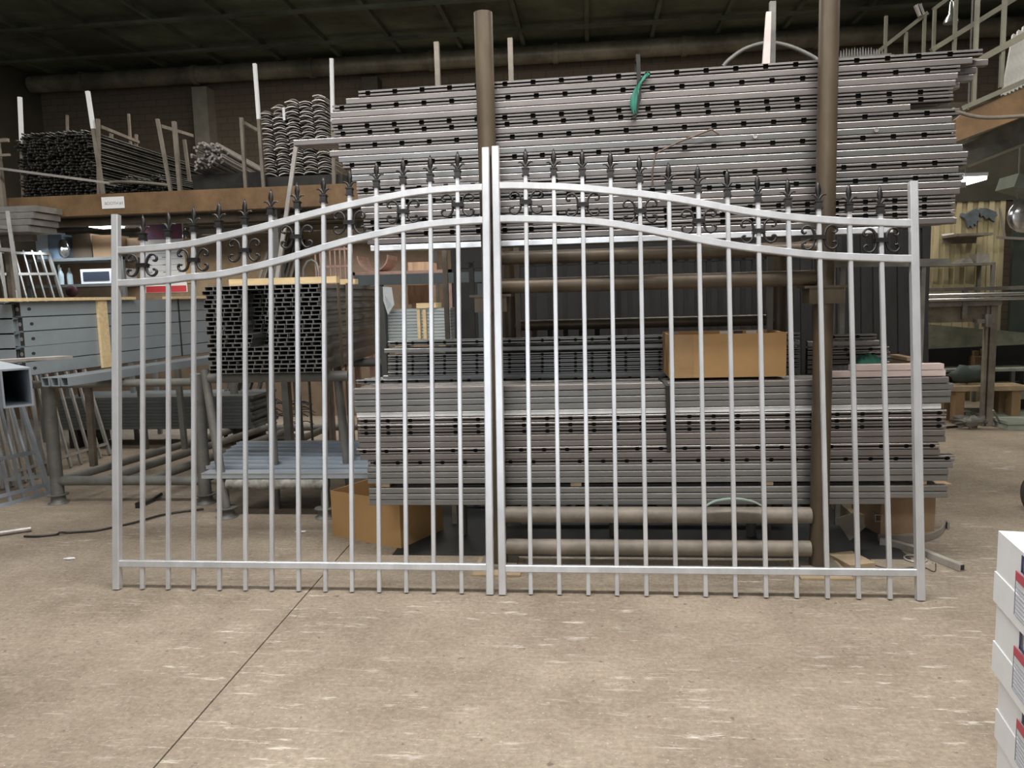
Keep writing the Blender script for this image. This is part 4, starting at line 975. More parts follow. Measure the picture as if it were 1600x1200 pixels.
# fanned round tubes
ME_FT = MB().tube([(0, 0, 0), (0, 1.6, 0)], 0.012, 8).mesh('round_tube', M_STRIP)
fx, bx_ = A(296, 240, 6.8).x, A(408, 240, 8.3).x; fz = A(320, 262, 6.8).z
for r in range(8):
    for c in range(10):
        if r > 3+4.6*math.sin(PI*(c+0.8)/11): continue
        jy = random.uniform(-.1, .1)
        a = Vector((fx+c*0.0335+0.016*(r % 2), 6.85+jy, fz+r*0.027+0.006*c)); b = Vector((bx_+c*0.036+0.016*(r % 2), 8.35+jy, bz1+0.14+r*0.027)); d = b-a
        o = bpy.data.objects.new('round_tube', ME_FT); COL.objects.link(o); o.location = a
        o.rotation_euler = (math.asin(d.z/d.length), 0, -math.atan2(d.x, d.y)); setp(o, 'pale round tube in the fanned heap on the platform', 'tube', 'round tubes in the fanned heap')
for i, y in enumerate((7.0, 8.2)):
    p = A(300, 270, y); mb = MB(); mb.bb((p.x, y, bz1-0.009), (p.x+1.0, y+0.08, A(340, 266, y).z-0.03 if i == 0 else bz1+0.12)); solo('timber_bearer', mb, M_DARK, '%s bearer under the fanned tubes' % ('front', 'rear')[i], 'bearer')
# curled strips in five columns
def curl_mesh(s):
    mb = MB(); W_ = 0.052; pts = []
    for k in range(9):
        a = -1+2*k/8; pts.append(Vector((a*W_, 0.02*a*s, 0.016*(1-a*a))))
    vs = []
    for p in pts: vs += [p+Vector((0, 0, 0)), p+Vector((0, 0, 0.0075)), p+Vector((0.01*s, 0.32, 0.0075)), p+Vector((0.01*s, 0.32, 0))]
    fs = [(i*4+k, i*4+(k+1) % 4, (i+1)*4+(k+1) % 4, (i+1)*4+k) for i in range(8) for k in range(4)]+[(0, 1, 2, 3), (35, 34, 33, 32)]
    mb.smooth = False; mb.add(vs, fs); return mb.mesh('curved_strip', M_STRIP)
ME_CU = [curl_mesh(1), curl_mesh(-1)]
cz_b = A(460, 274, 6.7).z
for c, (px, top) in enumerate(((423, 170), (445, 163), (466, 153), (487, 156), (508, 146))):
    zt_ = A(px, top, 6.7).z; nn = int((zt_-cz_b)/0.0215)
    for k in range(nn):
        f = k/nn
        o = bpy.data.objects.new('curved_strip', ME_CU[k % 2]); COL.objects.link(o); x = A(px-6+6*f*0+4*(1-f), 220, 6.7).x+random.uniform(-.006, .006)
        o.location = (x, 6.68+random.uniform(-.02, .02), cz_b+k*0.0215); o.rotation_euler = (0, random.uniform(-.13, .13), random.uniform(-.06, .06))
        setp(o, 'curved steel strip, %s up from the tray in the %s column' % (nth(k), ('first', 'second', 'third', 'fourth', 'fifth')[c]), 'strip', 'curved strips in the %s column' % ('first', 'second', 'third', 'fourth', 'fifth')[c])
p0, p1 = A(408, 276, 6.7), A(520, 276, 6.7)
mb = MB(); mb.bb((p0.x, 6.66, bz1-0.009), (p1.x+0.1, 7.05, cz_b-0.012)); solo('steel_tray', mb, M_DARK, 'dark tray under the five columns of curled strips', 'tray')
mb = MB(); q = A(440, 176, 6.6); mb.bb((q.x-0.01, 6.645, q.z-0.055), (q.x+0.012, 6.648, q.z+0.055)); solo('hanging_tag', mb, M_WHITE, 'narrow white tag on the second column of curled strips', 'tag')
for px, py in ((412, 160), (428, 156)):
    pass
mb = MB(); mb.bar(A(463, 226, 5.9), A(428, 470, 5.9), 0.03, 0.02, Y3); solo('leaning_angle_bar', mb, M_STRIP, 'pale angle bar leaning upright in front of the curled strips', 'bar')

# ------------------------------------------------------------------ under the platform: workshop shelves
WY = 9.3
mb = MB(); mb.bb((-9.0, WY+0.3, 0), (-1.2, WY+0.36, 2.2)); solo('partition_boards', mb, M_BOARD, 'brown board partition closing the space under the storage platform', 'partition')
def shelf(x0, x1, y0, y1, zs, label, m):
    root = thing('shelf_unit', label, 'shelf', ((x0+x1)/2, y0, 0))
    for z in zs: part('shelf_board', MB().bb((x0, y0, z-0.03), (x1, y1, z)), m, root)
    for x in (x0+0.02, x1-0.02):
        for y in (y0+0.02, y1-0.02): part('upright', MB().bb((x-0.02, y-0.02, 0), (x+0.02, y+0.02, max(zs)+0.0)), m, root)
    return root
SY1 = 7.9
zA, zB = A(120, 403, SY1).z, A(150, 443, SY1).z; sx0, sx1 = A(40, 420, SY1).x, A(193, 420, SY1).x
zC = A(150, 460, SY1).z
shelf(sx0, sx1, SY1, SY1+0.5, (zA, zB), 'grey metal shelf unit holding the white microwave', mat('shelf_grey', (0.16, 0.17, 0.17), 0.5, 0.3))
p, q = A(127, 441, SY1+0.03), A(189, 416, SY1+0.03)
mw = thing('microwave', 'white microwave oven with a dark glass door on the shelf', 'microwave', ((p.x+q.x)/2, SY1+0.2, zB))
hm = q.z-p.z; part('casing', MB().bb((p.x, SY1+0.03, zB+0.001), (q.x, SY1+0.38, zB+hm)), M_WHITEP, mw)
wm = q.x-p.x
part('door_glass', MB().bb((p.x+0.03, SY1+0.024, zB+0.03), (p.x+wm*0.70, SY1+0.0295, zB+hm-0.03)), M_GLASS, mw)
part('control_panel', MB().bb((p.x+wm*0.76, SY1+0.024, zB+0.02), (q.x-0.02, SY1+0.0295, zB+hm-0.02)), M_GLASS, mw)
for i, px in enumerate((96, 102)):
    p = A(px, 440, SY1+0.1); mb = MB(); mb.lathe([(0.028, 0), (0.03, 0.02), (0.03, 0.11), (0.02, 0.14), (0.011, 0.16), (0.011, 0.185)], (p.x, SY1+0.1+0.08*i, zB+0.001), 12)
    solo('plastic_bottle', mb, mat('pale_bottle', (0.55, 0.68, 0.72), 0.2), '%s pale plastic bottle on the shelf left of the microwave' % ('left', 'right')[i], 'bottle', 'bottles left of the microwave')
def onshelf(px0, px1, py, zb, Y, d, m, nm, lab, cat='box'):
    a, b = A(px0, py, Y), A(px1, py, Y); mb = MB(); mb.bb((a.x, Y, zb+0.001), (b.x, Y+d, a.z)); return solo(nm, mb, m, lab, cat)
onshelf(54, 73, 362, zA, SY1+0.06, 0.3, mat('pale_blue_carton', (0.55, 0.66, 0.75), 0.6), 'file_box', 'pale blue file box on the upper shelf')
onshelf(75, 96, 367, zA, SY1+0.06, 0.3, M_BLUEG, 'equipment_case', 'blue-grey equipment case on the upper shelf')
onshelf(143, 176, 368, zA, SY1+0.06, 0.3, M_CARDD, 'brown_carton', 'brown carton at the right of the upper shelf')
onshelf(112, 141, 366, zA, SY1+0.1, 0.26, mat('dark_brown_carton', (0.13, 0.095, 0.065), 0.8), 'dark_carton', 'dark brown carton in the middle of the upper shelf')
p = A(101, 389, SY1+0.04); mb = MB(); mb.smooth = True; R_ = p.z-zA
mb.lathe([(0.012, -0.03), (R_*0.9, -0.02), (R_, 0.0), (R_*0.95, 0.02), (0.02, 0.035)], (p.x, SY1+0.03, zA+R_+0.001), 20, Matrix.Rotation(PI/2, 3, 'X') @ Matrix.Diagonal((0.6, 1, 1)))
solo('round_clock', mb, M_CHROME, 'shiny round dial standing at the front of the upper shelf', 'dial')
p = A(107, 455, SY1-0.3); mb = MB(); mb.lathe([(0.01, -0.02), (0.062, -0.015), (0.062, 0.015), (0.01, 0.02)], (p.x, SY1-0.25, p.z), 16, Matrix.Rotation(PI/2, 3, 'X')); mb.bar((p.x, SY1-0.25, 0), (p.x, SY1-0.25, p.z-0.08), 0.04, 0.04, Y3)
solo('red_valve_wheel', mb, mat('dull_red', (0.04, 0.008, 0.012), 0.6), 'dull red wheel on a stand below the bottles', 'wheel')
# wall lamp cone hanging
p = A(40, 358, 7.2); mb = MB(); mb.lathe([(0.085, 0), (0.075, 0.05), (0.045, 0.10), (0.02, 0.12)], (p.x, 7.2, A(40, 370, 7.2).z), 16); mb.tube([(p.x, 7.2, A(40, 370, 7.2).z+0.11), (p.x, 7.2, bz0-0.05)], 0.006, 6)
solo('lamp_shade', mb, mat('tan_shade', (0.50, 0.36, 0.20), 0.6), 'tan conical lamp shade hanging over the left gate panels', 'lamp')
# stack of grey sheets at left end of the beam
q = A(0, 304, 6.2)
for k in range(4):
    a, b = A(4, 338-9*k, 6.15), A(58-3*(3-k), 338-9*k, 6.15); mb = MB(); mb.bb((a.x-0.6, 6.1+0.01*k, bz0-0.16+0.055*k), (b.x, 6.45, bz0-0.16+0.055*k+0.05))
    solo('steel_plank', mb, M_PANEL, 'grey steel plank beside the beam end, %s from the bottom' % NTH[k], 'plank', 'steel planks beside the beam end')
p = A(3, 300, 6.42); mb = MB(); mb.bar((p.x, 6.42, 0), (p.x, 6.42, A(8, 215, 6.42).z), 0.04, 0.04, Y3); mb.bar((p.x-0.6, 6.38, bz0-0.19), (p.x+0.3, 6.38, bz0-0.19), 0.05, 0.05)
mb.bar((p.x-0.8, 6.38, A(10, 220, 6.4).z), (p.x+0.14, 6.38, A(10, 220, 6.4).z), 0.03, 0.03); mb.bar((p.x-0.8, 6.38, A(10, 243, 6.4).z), (p.x+0.14, 6.38, A(10, 243, 6.4).z), 0.02, 0.02)
solo('bracket_post', mb, M_PIPEG, 'grey upright post with bracket arms at the left edge', 'post')
# calendar poster on the partition
PYr = 8.2
a, b = A(229, 458, PYr), A(283, 340, PYr)
ps = thing('wall_calendar', 'large white wall calendar with a red base strip and dark blue picture on top', 'calendar', ((a.x+b.x)/2, PYr, a.z))
part('backing', MB().bb((a.x-0.01, PYr, a.z), (b.x+0.01, PYr+0.01, b.z)), M_WHITE, ps)
hh = b.z-a.z
part('picture', MB().bb((a.x, PYr-0.002, a.z+hh*0.72), (b.x, PYr-0.0005, b.z-0.005)), mat('blue_red_picture', (0.05, 0.07, 0.18), 0.5, 0, 0, 9, col2=(0.30, 0.06, 0.08)), ps)
part('red_strip', MB().bb((a.x, PYr-0.002, a.z+0.004), (b.x, PYr-0.0005, a.z+hh*0.09)), M_RED, ps)
mb = MB()
for k in range(7): z = a.z+hh*(0.14+0.078*k); mb.bb((a.x+0.005, PYr-0.0015, z), (b.x-0.005, PYr-0.0005, z+0.004))
for k in range(3):
    for j in range(5):
        cx = a.x+0.04+(b.x-a.x-0.12)*k/2
        mb.bb((cx, PYr-0.0015, a.z+hh*(0.17+0.10*j)), (cx+0.05, PYr-0.0005, a.z+hh*(0.17+0.10*j)+0.012))
part('print_lines', mb, M_INK, ps)
mb = MB(); mb.bb((a.x-0.3, PYr+0.011, 1.35), (b.x+1.6, PYr+0.04, bz0-0.055)); solo('backing_board', mb, mat('tan_board', (0.27, 0.20, 0.13), 0.8, 0, 0.35, 2), 'tan stained board panel behind the calendar', 'board')
mb = MB(); mb.bb((b.x+0.012, PYr-0.01, a.z+0.1), (b.x+0.1, PYr+0.01, b.z-0.15)); solo('tan_sheet', mb, mat('orange_tan', (0.5, 0.33, 0.14), 0.7), 'narrow orange-tan sheet right of the calendar', 'sheet')
# hanging spotlight and lamps
p = A(291, 368, 7.6); mb = MB(); mb.lathe([(0.038, 0), (0.036, 0.05), (0.028, 0.075), (0.01, 0.08)], (p.x, 7.6, p.z-0.03), 14); mb.tube([(p.x, 7.6, p.z+0.04), (p.x, 7.6, bz0-0.02)], 0.005, 6)
solo('spot_lamp', mb, M_CHROME, 'small chrome spotlight hanging under the platform', 'lamp')
for k, (px0, px1, py, Y, lab) in enumerate(((150, 184, 354, 8.0, 'lit fluorescent lamp under the platform, left of the calendar'), (234, 273, 353, 8.4, 'lit fluorescent lamp under the platform, above the calendar'))):
    a, b = A(px0, py, Y), A(px1, py, Y); z = A((px0+px1)/2, py, Y).z
    r_ = thing('ceiling_lamp', lab, 'lamp', ((a.x+b.x)/2, Y, z))
    part('tube', MB().bb((a.x, Y-0.12, z-0.012), (b.x, Y+0.12, z+0.004)), M_LAMP, r_)
    part('housing', MB().bb((a.x-0.02, Y-0.13, z+0.005), (b.x+0.02, Y+0.13, z+0.05)), M_WHITEP, r_)
    part('hanger', MB().bb(((a.x+b.x)/2-0.01, Y-0.01, z+0.05), ((a.x+b.x)/2+0.01, Y+0.01, bz1-0.05)), M_RACK, r_)
area('platform_lamp_light', (A(170, 360, 8).x, 8.7, 2.15), (1.2, 0.2), 15, (0.85, 0.93, 1))
area('shelf_fill_light', (A(140, 360, 8).x, 7.72, 2.15), (0.9, 0.1), 5.5, (0.85, 0.93, 1))  # fill added to brighten the shelf and microwave
area('platform_rear_fill', (A(490, 500, 8.8).x, 8.7, 2.2), (1.2, 0.2), 22, (0.95, 0.97, 1))  # unseen fill added to brighten the floor behind the trestle
area('platform_lamp_light_right', (A(330, 360, 8).x, 7.4, 2.05), (1.6, 0.2), 17, (1, 0.93, 0.82))
# leaning dark bars between the gates
for k in range(9):
    a = A(398+k*7, 460, 7.92+0.03*k); b = A(424+k*6.3+3*(k % 2), 374-(k*7 % 8), 7.92+0.03*k); mb = MB(); d = b-a; base = a-d*(a.z/d.z)
    mb.bar(base, b, 0.028, 0.012+0.006*(k % 3), Y3)
    solo('leaning_steel_bar', mb, (M_RACK, M_GREY, M_DARK)[k % 3], 'long steel bar leaning under the platform, %s from the left' % NTH[k], 'bar', 'leaning bars under the platform')
# ornamental pinkish panels behind the tube bundle
def orn(px0, px1, py0, py1, Y, n_, lab, m):
    a, b = A(px0, py1, Y), A(px1, py0, Y); root = thing('ornamental_panel', lab, 'fence panel', ((a.x+b.x)/2, Y, 0))
    for z in (b.z-0.02, b.z-0.17, b.z-0.3, 0.1): part('rail', MB().bar((a.x, Y, z), (b.x, Y, z), 0.02, 0.02), m, root)
    for i in range(n_):
        x = a.x+(b.x-a.x)*i/(n_-1); part('bar', MB().bar((x, Y, 0), (x, Y, b.z), 0.014, 0.014, Y3), m, root)
    return root
orn(495, 546, 385, 440, 6.7, 8, 'pinkish ornamental fence panel standing behind the tube bundle', M_PINK)
mb = MB(); P_ = [A(474, 440, 6.5), A(474, 420, 6.5), A(480, 409, 6.5), A(487, 406, 6.5), A(494, 410, 6.5), A(498, 425, 6.5), A(498, 440, 6.5)]
P_ = [Vector((P_[0].x, 6.5, 0))]+P_+[Vector((P_[-1].x, 6.5, 0))]; mb.tube(P_, 0.012, 8); solo('hoop_frame', mb, M_GREY, 'grey arched hoop frame standing behind the tube bundle', 'frame')
# shelf with curved sheet, board carton and grey bundle (between bundle and rack)
HY = 7.0
za = A(600, 424, HY).z; xs0, xs1 = A(548, 424, HY).x, A(706, 424, HY).x
su = shelf(xs0, xs1, HY, HY+0.5, (za,), 'reddish shelf frame with curved sheet metal on it', M_PINK)
c = A(585, 420, HY+0.1); mb = MB(); mb.smooth = True; R_ = 0.15
ring = [(R_*math.cos(t*PI/12+PI), R_*math.sin(t*PI/12+PI)) for t in range(13)]
vs = []
for y in (HY+0.05, HY+0.4):
    for k_, rr in ((0, 1.0), (1, 0.93)):
        vs += [(c.x+x*rr, y, za+0.001+R_+z*rr) for x, z in ring]
fs = []
for i in range(12): fs += [(i, i+1, 26+i+1, 26+i), (13+i, 39+i, 39+i+1, 13+i+1), (i, 13+i, 13+i+1, i+1), (26+i, 26+i+1, 39+i+1, 39+i)]
fs += [(0, 26, 39, 13), (12, 25, 51, 38)]
mb.smooth = False; mb.add(vs, fs); solo('half_round_gutter', mb, M_PINK, 'copper coloured half-round sheet lying on the reddish shelf', 'sheet')
a, b = A(637, 410, HY+0.02), A(670, 425, HY+0.02); mb = MB(); mb.bb((a.x, HY+0.02, za+0.001), (b.x, HY+0.4, a.z)); solo('board_stack', mb, M_WOODB, 'pale orange pine board block on the reddish shelf', 'wood')
a, b = A(636, 446, HY+0.6), A(672, 475, HY+0.6)
mb = MB(); mb.bb((a.x, HY+0.62, b.z), (b.x, HY+0.9, a.z)); mb.bb((a.x+0.03, HY+0.64, 0), (b.x-0.03, HY+0.88, b.z)); solo('pine_boards', mb, M_WOODB, 'upright pale orange pine boards behind the grey bundle', 'wood')
za2 = A(640, 436, 6.3).z; mb = MB(); mb.bar((A(556, 436, 6.3).x, 6.3, za2), (A(765, 436, 6.3).x, 6.3, za2-0.0), 0.08, 0.085)
mb.bar((A(752, 436, 6.3).x, 6.3, 0), (A(752, 436, 6.3).x, 6.3, za2-0.043), 0.06, 0.06, Y3); mb.bar((A(592, 436, 6.3).x, 6.3, 0), (A(592, 436, 6.3).x, 6.3, za2-0.043), 0.06, 0.06, Y3)
solo('support_beam', mb, mat('dark_beam_paint', (0.06, 0.07, 0.072), 0.5, 0.2), 'dark grey horizontal beam on two legs behind the rack', 'beam')
BY = 6.0; x0, x1 = A(606, 510, BY).x, A(704, 510, BY).x; zb_ = A(650, 536, BY).z; zt_ = A(650, 482, BY).z
for r in range(11):
    h_ = (zt_-zb_)/11; mb = MB(); 
    for kk in range(1): mb.bb((x0-0.03, BY, zb_+r*h_), (x1, BY+0.25, zb_+(r+0.86)*h_))
    solo('grey_profile', mb, mat('pale_grey_profile', (0.42, 0.45, 0.44), 0.35, 0.5, 0.08, 4, rnd=0.1), 'grey-green profile in the small bundle with battens, %s from the bottom' % NTH[r], 'profile', 'profiles in the small bundle with battens')
for i, (pxa, pxb) in enumerate(((651, 657.5), (660, 667))):
    a, b = A(pxa, 482, BY-0.03), A(pxb, 530, BY-0.03); mb = MB(); mb.bb((a.x, BY-0.03, zb_-0.01), (b.x, BY-0.002, zt_-0.01)); solo('timber_batten', mb, M_WOOD, '%s upright pale batten on the small grey bundle' % ('left', 'right')[i], 'wood batten')
a, b = A(650, 477, BY-0.03), A(681, 482, BY-0.03); mb = MB(); mb.bb((a.x, BY-0.02, zt_+0.001), (b.x, BY+0.2, zt_+0.04)); solo('timber_batten', mb, M_WOOD, 'pale batten lying across the top of the small grey bundle', 'wood batten')
for x in (x0+0.05, x1-0.1):
    mb = MB(); mb.bb((x, BY, 0), (x+0.07, BY+0.25, zb_-0.001)); solo('timber_support', mb, M_WOODD, 'dark timber support under the small grey bundle', 'wood block', 'supports under the small grey bundle')
# white tag on the tube bundle end
q = A(606, 470, 5.9); mb = MB(); mb.prism([A(598, 448, 5.9), A(612, 449, 5.9), A(616, 476, 5.9), A(606, 492, 5.9), A(599, 470, 5.9)], (0, 0.003, 0)); o = solo('shipping_tag', mb, mat('grey_tag', (0.45, 0.47, 0.47), 0.6), 'pale printed shipping tag hanging at the end of the tube bundle', 'tag')
mb = MB()
for k in range(4): a = A(602+2*k, 462+3*k, 5.898); b = A(606+2*k, 482-1*k, 5.898); mb.bar(a, b, 0.003, 0.001)
part('print_lines', mb, M_INK, o)
mb = MB(); a = A(592, 450, 5.95); mb.bb((a.x, 5.92, 0.0), (a.x+0.045, 6.0, A(592, 448, 5.95).z)); solo('bundle_post', mb, mat('dull_grey_green', (0.06, 0.06, 0.055), 0.6), 'grey-green post standing at the far end of the tube bundle', 'post')

# far floor items below the tube bundle
def sheets(px0, px1, py0, py1, Y, n_, m, nm, lab, d=0.6):
    a, b = A(px0, py1, Y), A(px1, py0, Y); h_ = (b.z-a.z)/n_
    for r in range(n_):
        mb = MB(); mb.bb((a.x, Y+0.004*(r % 2), a.z+r*h_), (b.x-0.02*(r % 3), Y+d, a.z+(r+0.92)*h_)); solo(nm, mb, m, lab % NTH[r], 'sheet', nm+' pile')
    mb = MB(); mb.bb((a.x+0.05, Y+0.05, 0), (a.x+0.15, Y+d, a.z-0.001)); solo('timber_bearer', mb, M_DARK, 'dark bearer under the left part of the %s pile' % nm.replace('_', ' '), 'bearer')
    mb = MB(); mb.bb((b.x-0.25, Y+0.05, 0), (b.x-0.15, Y+d, a.z-0.001)); solo('timber_bearer', mb, M_DARK, 'dark bearer under the right part of the %s pile' % nm.replace('_', ' '), 'bearer')
sheets(95, 395, 618, 672, 7.5, 10, mat('slate_sheet', (0.11, 0.12, 0.12), 0.5, 0.3, 0.1), 'slate_sheet', 'slate grey sheet in the low pile behind the rack, %s from the bottom')
for k in range(26):
    random.seed(100+k); px = 392+random.uniform(0, 70); py = 622+random.uniform(0, 46)
    P_ = [A(px, py, 7.85+random.uniform(-.1, .1))]; P_.append(P_[0]+Vector((0.12, 0.05, 0.02))); P_.append(P_[0]+Vector((0.22, 0.02, -0.015)))
    mb = MB(); mb.tube(smoothp(P_, 4), 0.006, 6); mb.v = [Vector((v.x, v.y, max(v.z, 0.008))) for v in mb.v]
    solo('scrap_wire', mb, M_RUBBER, 'bent black wire in the tangled scrap heap under the tube bundle', 'wire', 'tangled scrap wires')
random.seed(11)
mb = MB(); a, b = A(395, 660, 7.8), A(462, 640, 7.8); mb.bb((a.x, 7.72, 0), (b.x, 8.05, 0.05)); solo('scrap_tray', mb, M_DARK, 'dark low tray under the tangled wires', 'tray')
for k in range(16):
    px = 392+k*10.5+random.uniform(-2, 2)
    if px > 560: break
    base = G(px+3, 628+random.uniform(0, 8)); mb = MB(); mb.bar(base+Z3*0.01, base+Vector((random.uniform(-.12, .0), 0.35, 0.8)), 0.04, 0.02, Y3); solo('leaning_board', mb, (M_STRIP, M_PANEL, M_PIPEG)[k % 3], 'pale narrow board leaning far behind the trestle, %s from the left' % NTH[k], 'board', 'pale boards leaning behind the trestle')

# ------------------------------------------------------------------ floor bits, left
mb = MB(); mb.tube(smoothp([G(38, 838, .008), G(60, 838, .008), G(88, 835, .008), G(94, 832, .02), G(110, 832, .008), G(150, 829, .008), G(180, 823, .008), G(215, 815, .012), G(260, 803, .012), G(318, 795, .012)]), 0.0075, 8)
solo('black_cable', mb, M_RUBBER, 'black cable snaking over the concrete floor at the left', 'cable')
mb = MB(); mb.tube([G(-60, 842, 0.02), G(35, 828, 0.02), G(49, 826, 0.02)], 0.017, 10); solo('steel_rod', mb, M_STRIP, 'worn steel rod on the floor reaching in from the left edge', 'rod')
mb = MB(); mb.tube([G(218, 790, 0.02), G(240, 780, 0.02), G(252, 772, 0.02)], 0.013, 8); mb.box(G(219, 788, 0.02), (0.03, 0.08, 0.04)); solo('small_hammer', mb, M_DARK, 'small dark hammer-like tool on the floor under the pipe rack', 'tool')
mb = MB(); p = G(109, 873, 0.004); mb.prism([p+Vector(v) for v in ((-0.035, -0.01, 0), (0, -0.015, 0), (0.035, 0.0, 0), (0.02, 0.012, 0), (-0.01, 0.008, 0))], (0, 0, 0.006)); solo('paper_scrap', mb, M_WHITE, 'small pale scrap on the floor left of the gate', 'scrap')
mb = MB(); p = G(470, 831, 0.004); mb.prism([p+Vector(v) for v in ((-0.035, -0.01, 0), (0.03, -0.01, 0), (0.035, 0.01, 0), (-0.03, 0.012, 0))], (0, 0, 0.005)); solo('paper_scrap', mb, M_WHITE, 'small pale scrap on the floor behind the left gate leaf', 'scrap')

# near square tube and flat bar at the left edge
NY = 1.55
a, b = A(25, 608, NY), A(25, 608, NY); sx_ = 0.058
mb = MB(); d = Vector((-0.78, -0.62, 0)).normalized(); e = A(27, 606, NY)
dirv = Vector((-0.76, 0.65, 0.0)).normalized()
mb.bar(e, e+dirv*1.9, 0.058, 0.085, Z3, 0.004)
solo('square_tube', mb, M_PROF, 'thick square steel tube poking in close to the camera at left', 'tube')
mb = MB(); mb.bar(A(103, 558, 2.1), A(103, 558, 2.1)+(A(-80, 569, 1.75)-A(103, 558, 2.1))*3.2, 0.05, 0.008); solo('flat_bar', mb, M_STRIP, 'thin flat bar reaching in above the near square tube', 'bar')
ex = e+dirv*1.75; fb = A(103, 558, 2.1)+(A(-80, 569, 1.75)-A(103, 558, 2.1))*3.1
mb = MB(); mb.bb((ex.x-0.03, ex.y-0.12, 0), (ex.x+0.03, ex.y-0.06, e.z-0.09)); mb.bb((ex.x-0.03, ex.y+0.06, 0), (ex.x+0.03, ex.y+0.12, e.z-0.09)); mb.bb((ex.x-0.03, ex.y-0.15, e.z-0.09), (ex.x+0.03, ex.y+0.15, e.z-0.043))
solo('trestle', mb, M_RACK, 'low steel trestle just outside the left edge holding the near tube', 'trestle')
mb = MB(); mb.bb((fb.x-0.03, fb.y-0.03, 0), (fb.x+0.03, fb.y+0.03, fb.z-0.0045)); solo('support_post', mb, M_RACK, 'short post outside the left edge under the thin flat bar', 'post')

# ------------------------------------------------------------------ right: stack of white cartons in the foreground
BX = A(1560, 828, 2.2); top = BX.z
hB = 0.205; dirb = Vector((-math.sin(math.radians(-9.6)), -math.cos(math.radians(9.6)), 0)); dirb = Vector((-math.sin(math.radians(9.6))*1.0, -math.cos(math.radians(9.6)), 0))
ang = math.atan2(dirb.y, dirb.x)   # local x runs from the far corner toward the camera
for k in range(4):
    z = top-hB*(k+1)
    if k == 3: z = 0.0
    hk = hB-0.002 if k < 3 else top-3*hB-0.002
    root = thing('white_carton', 'white printed carton in the right foreground, %s of the stack of four' % ('topmost', 'second', 'third', 'bottom')[k], 'box', (BX.x-0.006*(k % 2)+0.0120*k, BX.y+0.003*k, z), (0, 0, ang), 'white cartons in the right foreground')
    D, W_ = 0.5, 0.42
    mb = MB(); c_ = 0.004
    mb.bb((0, 0, 0.004), (D, W_, hk)); mb.bb((-0.004, -0.004, 0.0), (D+0.004, W_+0.004, hk*0.42)) 
    part('carton', mb, M_WBOX, root, local=True)
    # print on the side that faces the floor joint (local y = 0 side)
    def pr(x0, x1, z0_, z1_, m, nm='print'):
        part(nm, MB().bb((x0, -0.0062, z0_), (x1, -0.0042, z1_)), m, root, local=True)
    pr(0.16, 0.40, hk*0.66-0.012, hk*0.66+0.012, M_REDT, 'red_stripe')
    lines = MB()
    for j in range(7): lines.bb((0.168, -0.0062, hk*(0.18+0.055*j)), (0.26+0.03*(j % 3), -0.0043, hk*(0.18+0.055*j)+0.0022))
    lines.bb((0.16, -0.0062, hk*0.14), (0.1615, -0.0043, hk*0.60)); lines.bb((0.16, -0.0062, hk*0.14), (0.40, -0.0043, hk*0.148))
    part('small_print', lines, M_INK, root, local=True)
    mb = MB(); mb.bb((0.195, -0.0062, hk*0.76), (0.207, -0.0042, hk*0.98)); mb.bb((0.195, -0.0062, hk*0.76), (0.25, -0.0042, hk*0.80)); part('letter_l', mb, M_NAVY, root, local=True)

# ------------------------------------------------------------------ right: stairs, platform, workshop
def pt_bar(nm, a, b, Ya, Yb, w_, h_, m, lab, cat, group=None):
    mb = MB(); mb.bar(A(*a, Ya), A(*b, Yb), w_, h_); return solo(nm, mb, m, lab, cat, group)
M_STAIR = mat('olive_painted_steel', (0.19, 0.18, 0.13), 0.55, 0.2, 0.2, 4)
SYs = 5.6
st = thing('steel_staircase', 'olive steel staircase with ochre stringer and pipe railings climbing to the right', 'stairs', (A(1502, 200, SYs).x, SYs, 0))
def stbar(nm, a, b, w_, h_, m=M_STAIR, Y0=SYs, Y1=None): return part(nm, MB().bar(A(*a, Y0), A(*b, Y1 or Y0), w_, h_), m, st)
stbar('handrail', (1455, 79), (1700, -73), 0.035, 0.035, Y0=6.4)
stbar('handrail', (1515, 102), (1720, -10), 0.04, 0.04)
stbar('handrail', (1365, 86), (1449, 20), 0.03, 0.03, Y0=7.2)
stbar('handrail', (1458, 15), (1560, -60), 0.03, 0.03, Y0=7.2)
stbar('stringer_cap', (1500, 171), (1740, 66), 0.06, 0.03)
mb = MB(); a, b, c, d = A(1492, 222, SYs), A(1494, 186, SYs), A(1740, 82, SYs), A(1740, 130, SYs)
mb.prism([a, b, A(1512, 172, SYs), c, d], (0, 0.06, 0)); part('stringer', mb, M_BEAM, st)
for px, y0, y1, Y in ((1523, 160, -90, SYs), (1566, 132, -90, SYs), (1493, 78, 0, 6.4), (1460, 88, 15, 7.2), (1445, 80, 24, 7.2), (1417, 82, 50, 7.2), (1385, 82, 25, 7.2), (1625, 100, -80, SYs)):
    a, b = A(px-2, y0, Y), A(px+2, y1, Y); part('railing_post', MB().bar((a.x, Y, a.z-0.02), (a.x, Y, b.z), 0.024, 0.024, Y3), M_STAIR, st)
mb = MB()
for k in range(9):
    p = A(1515+k*26, 176-k*12, SYs); mb.bb((p.x, SYs+0.06, p.z-0.03), (p.x+0.16, SYs+0.8, p.z-0.01))
part('treads', mb, M_STAIR, st)
p = A(1512, 200, SYs); part('support_column', MB().bar((A(1850, 200, SYs).x, SYs+0.1, 0), (A(1850, 200, SYs).x, SYs+0.1, A(1850, 110, SYs).z), 0.08, 0.08, Y3), M_STAIR, st)
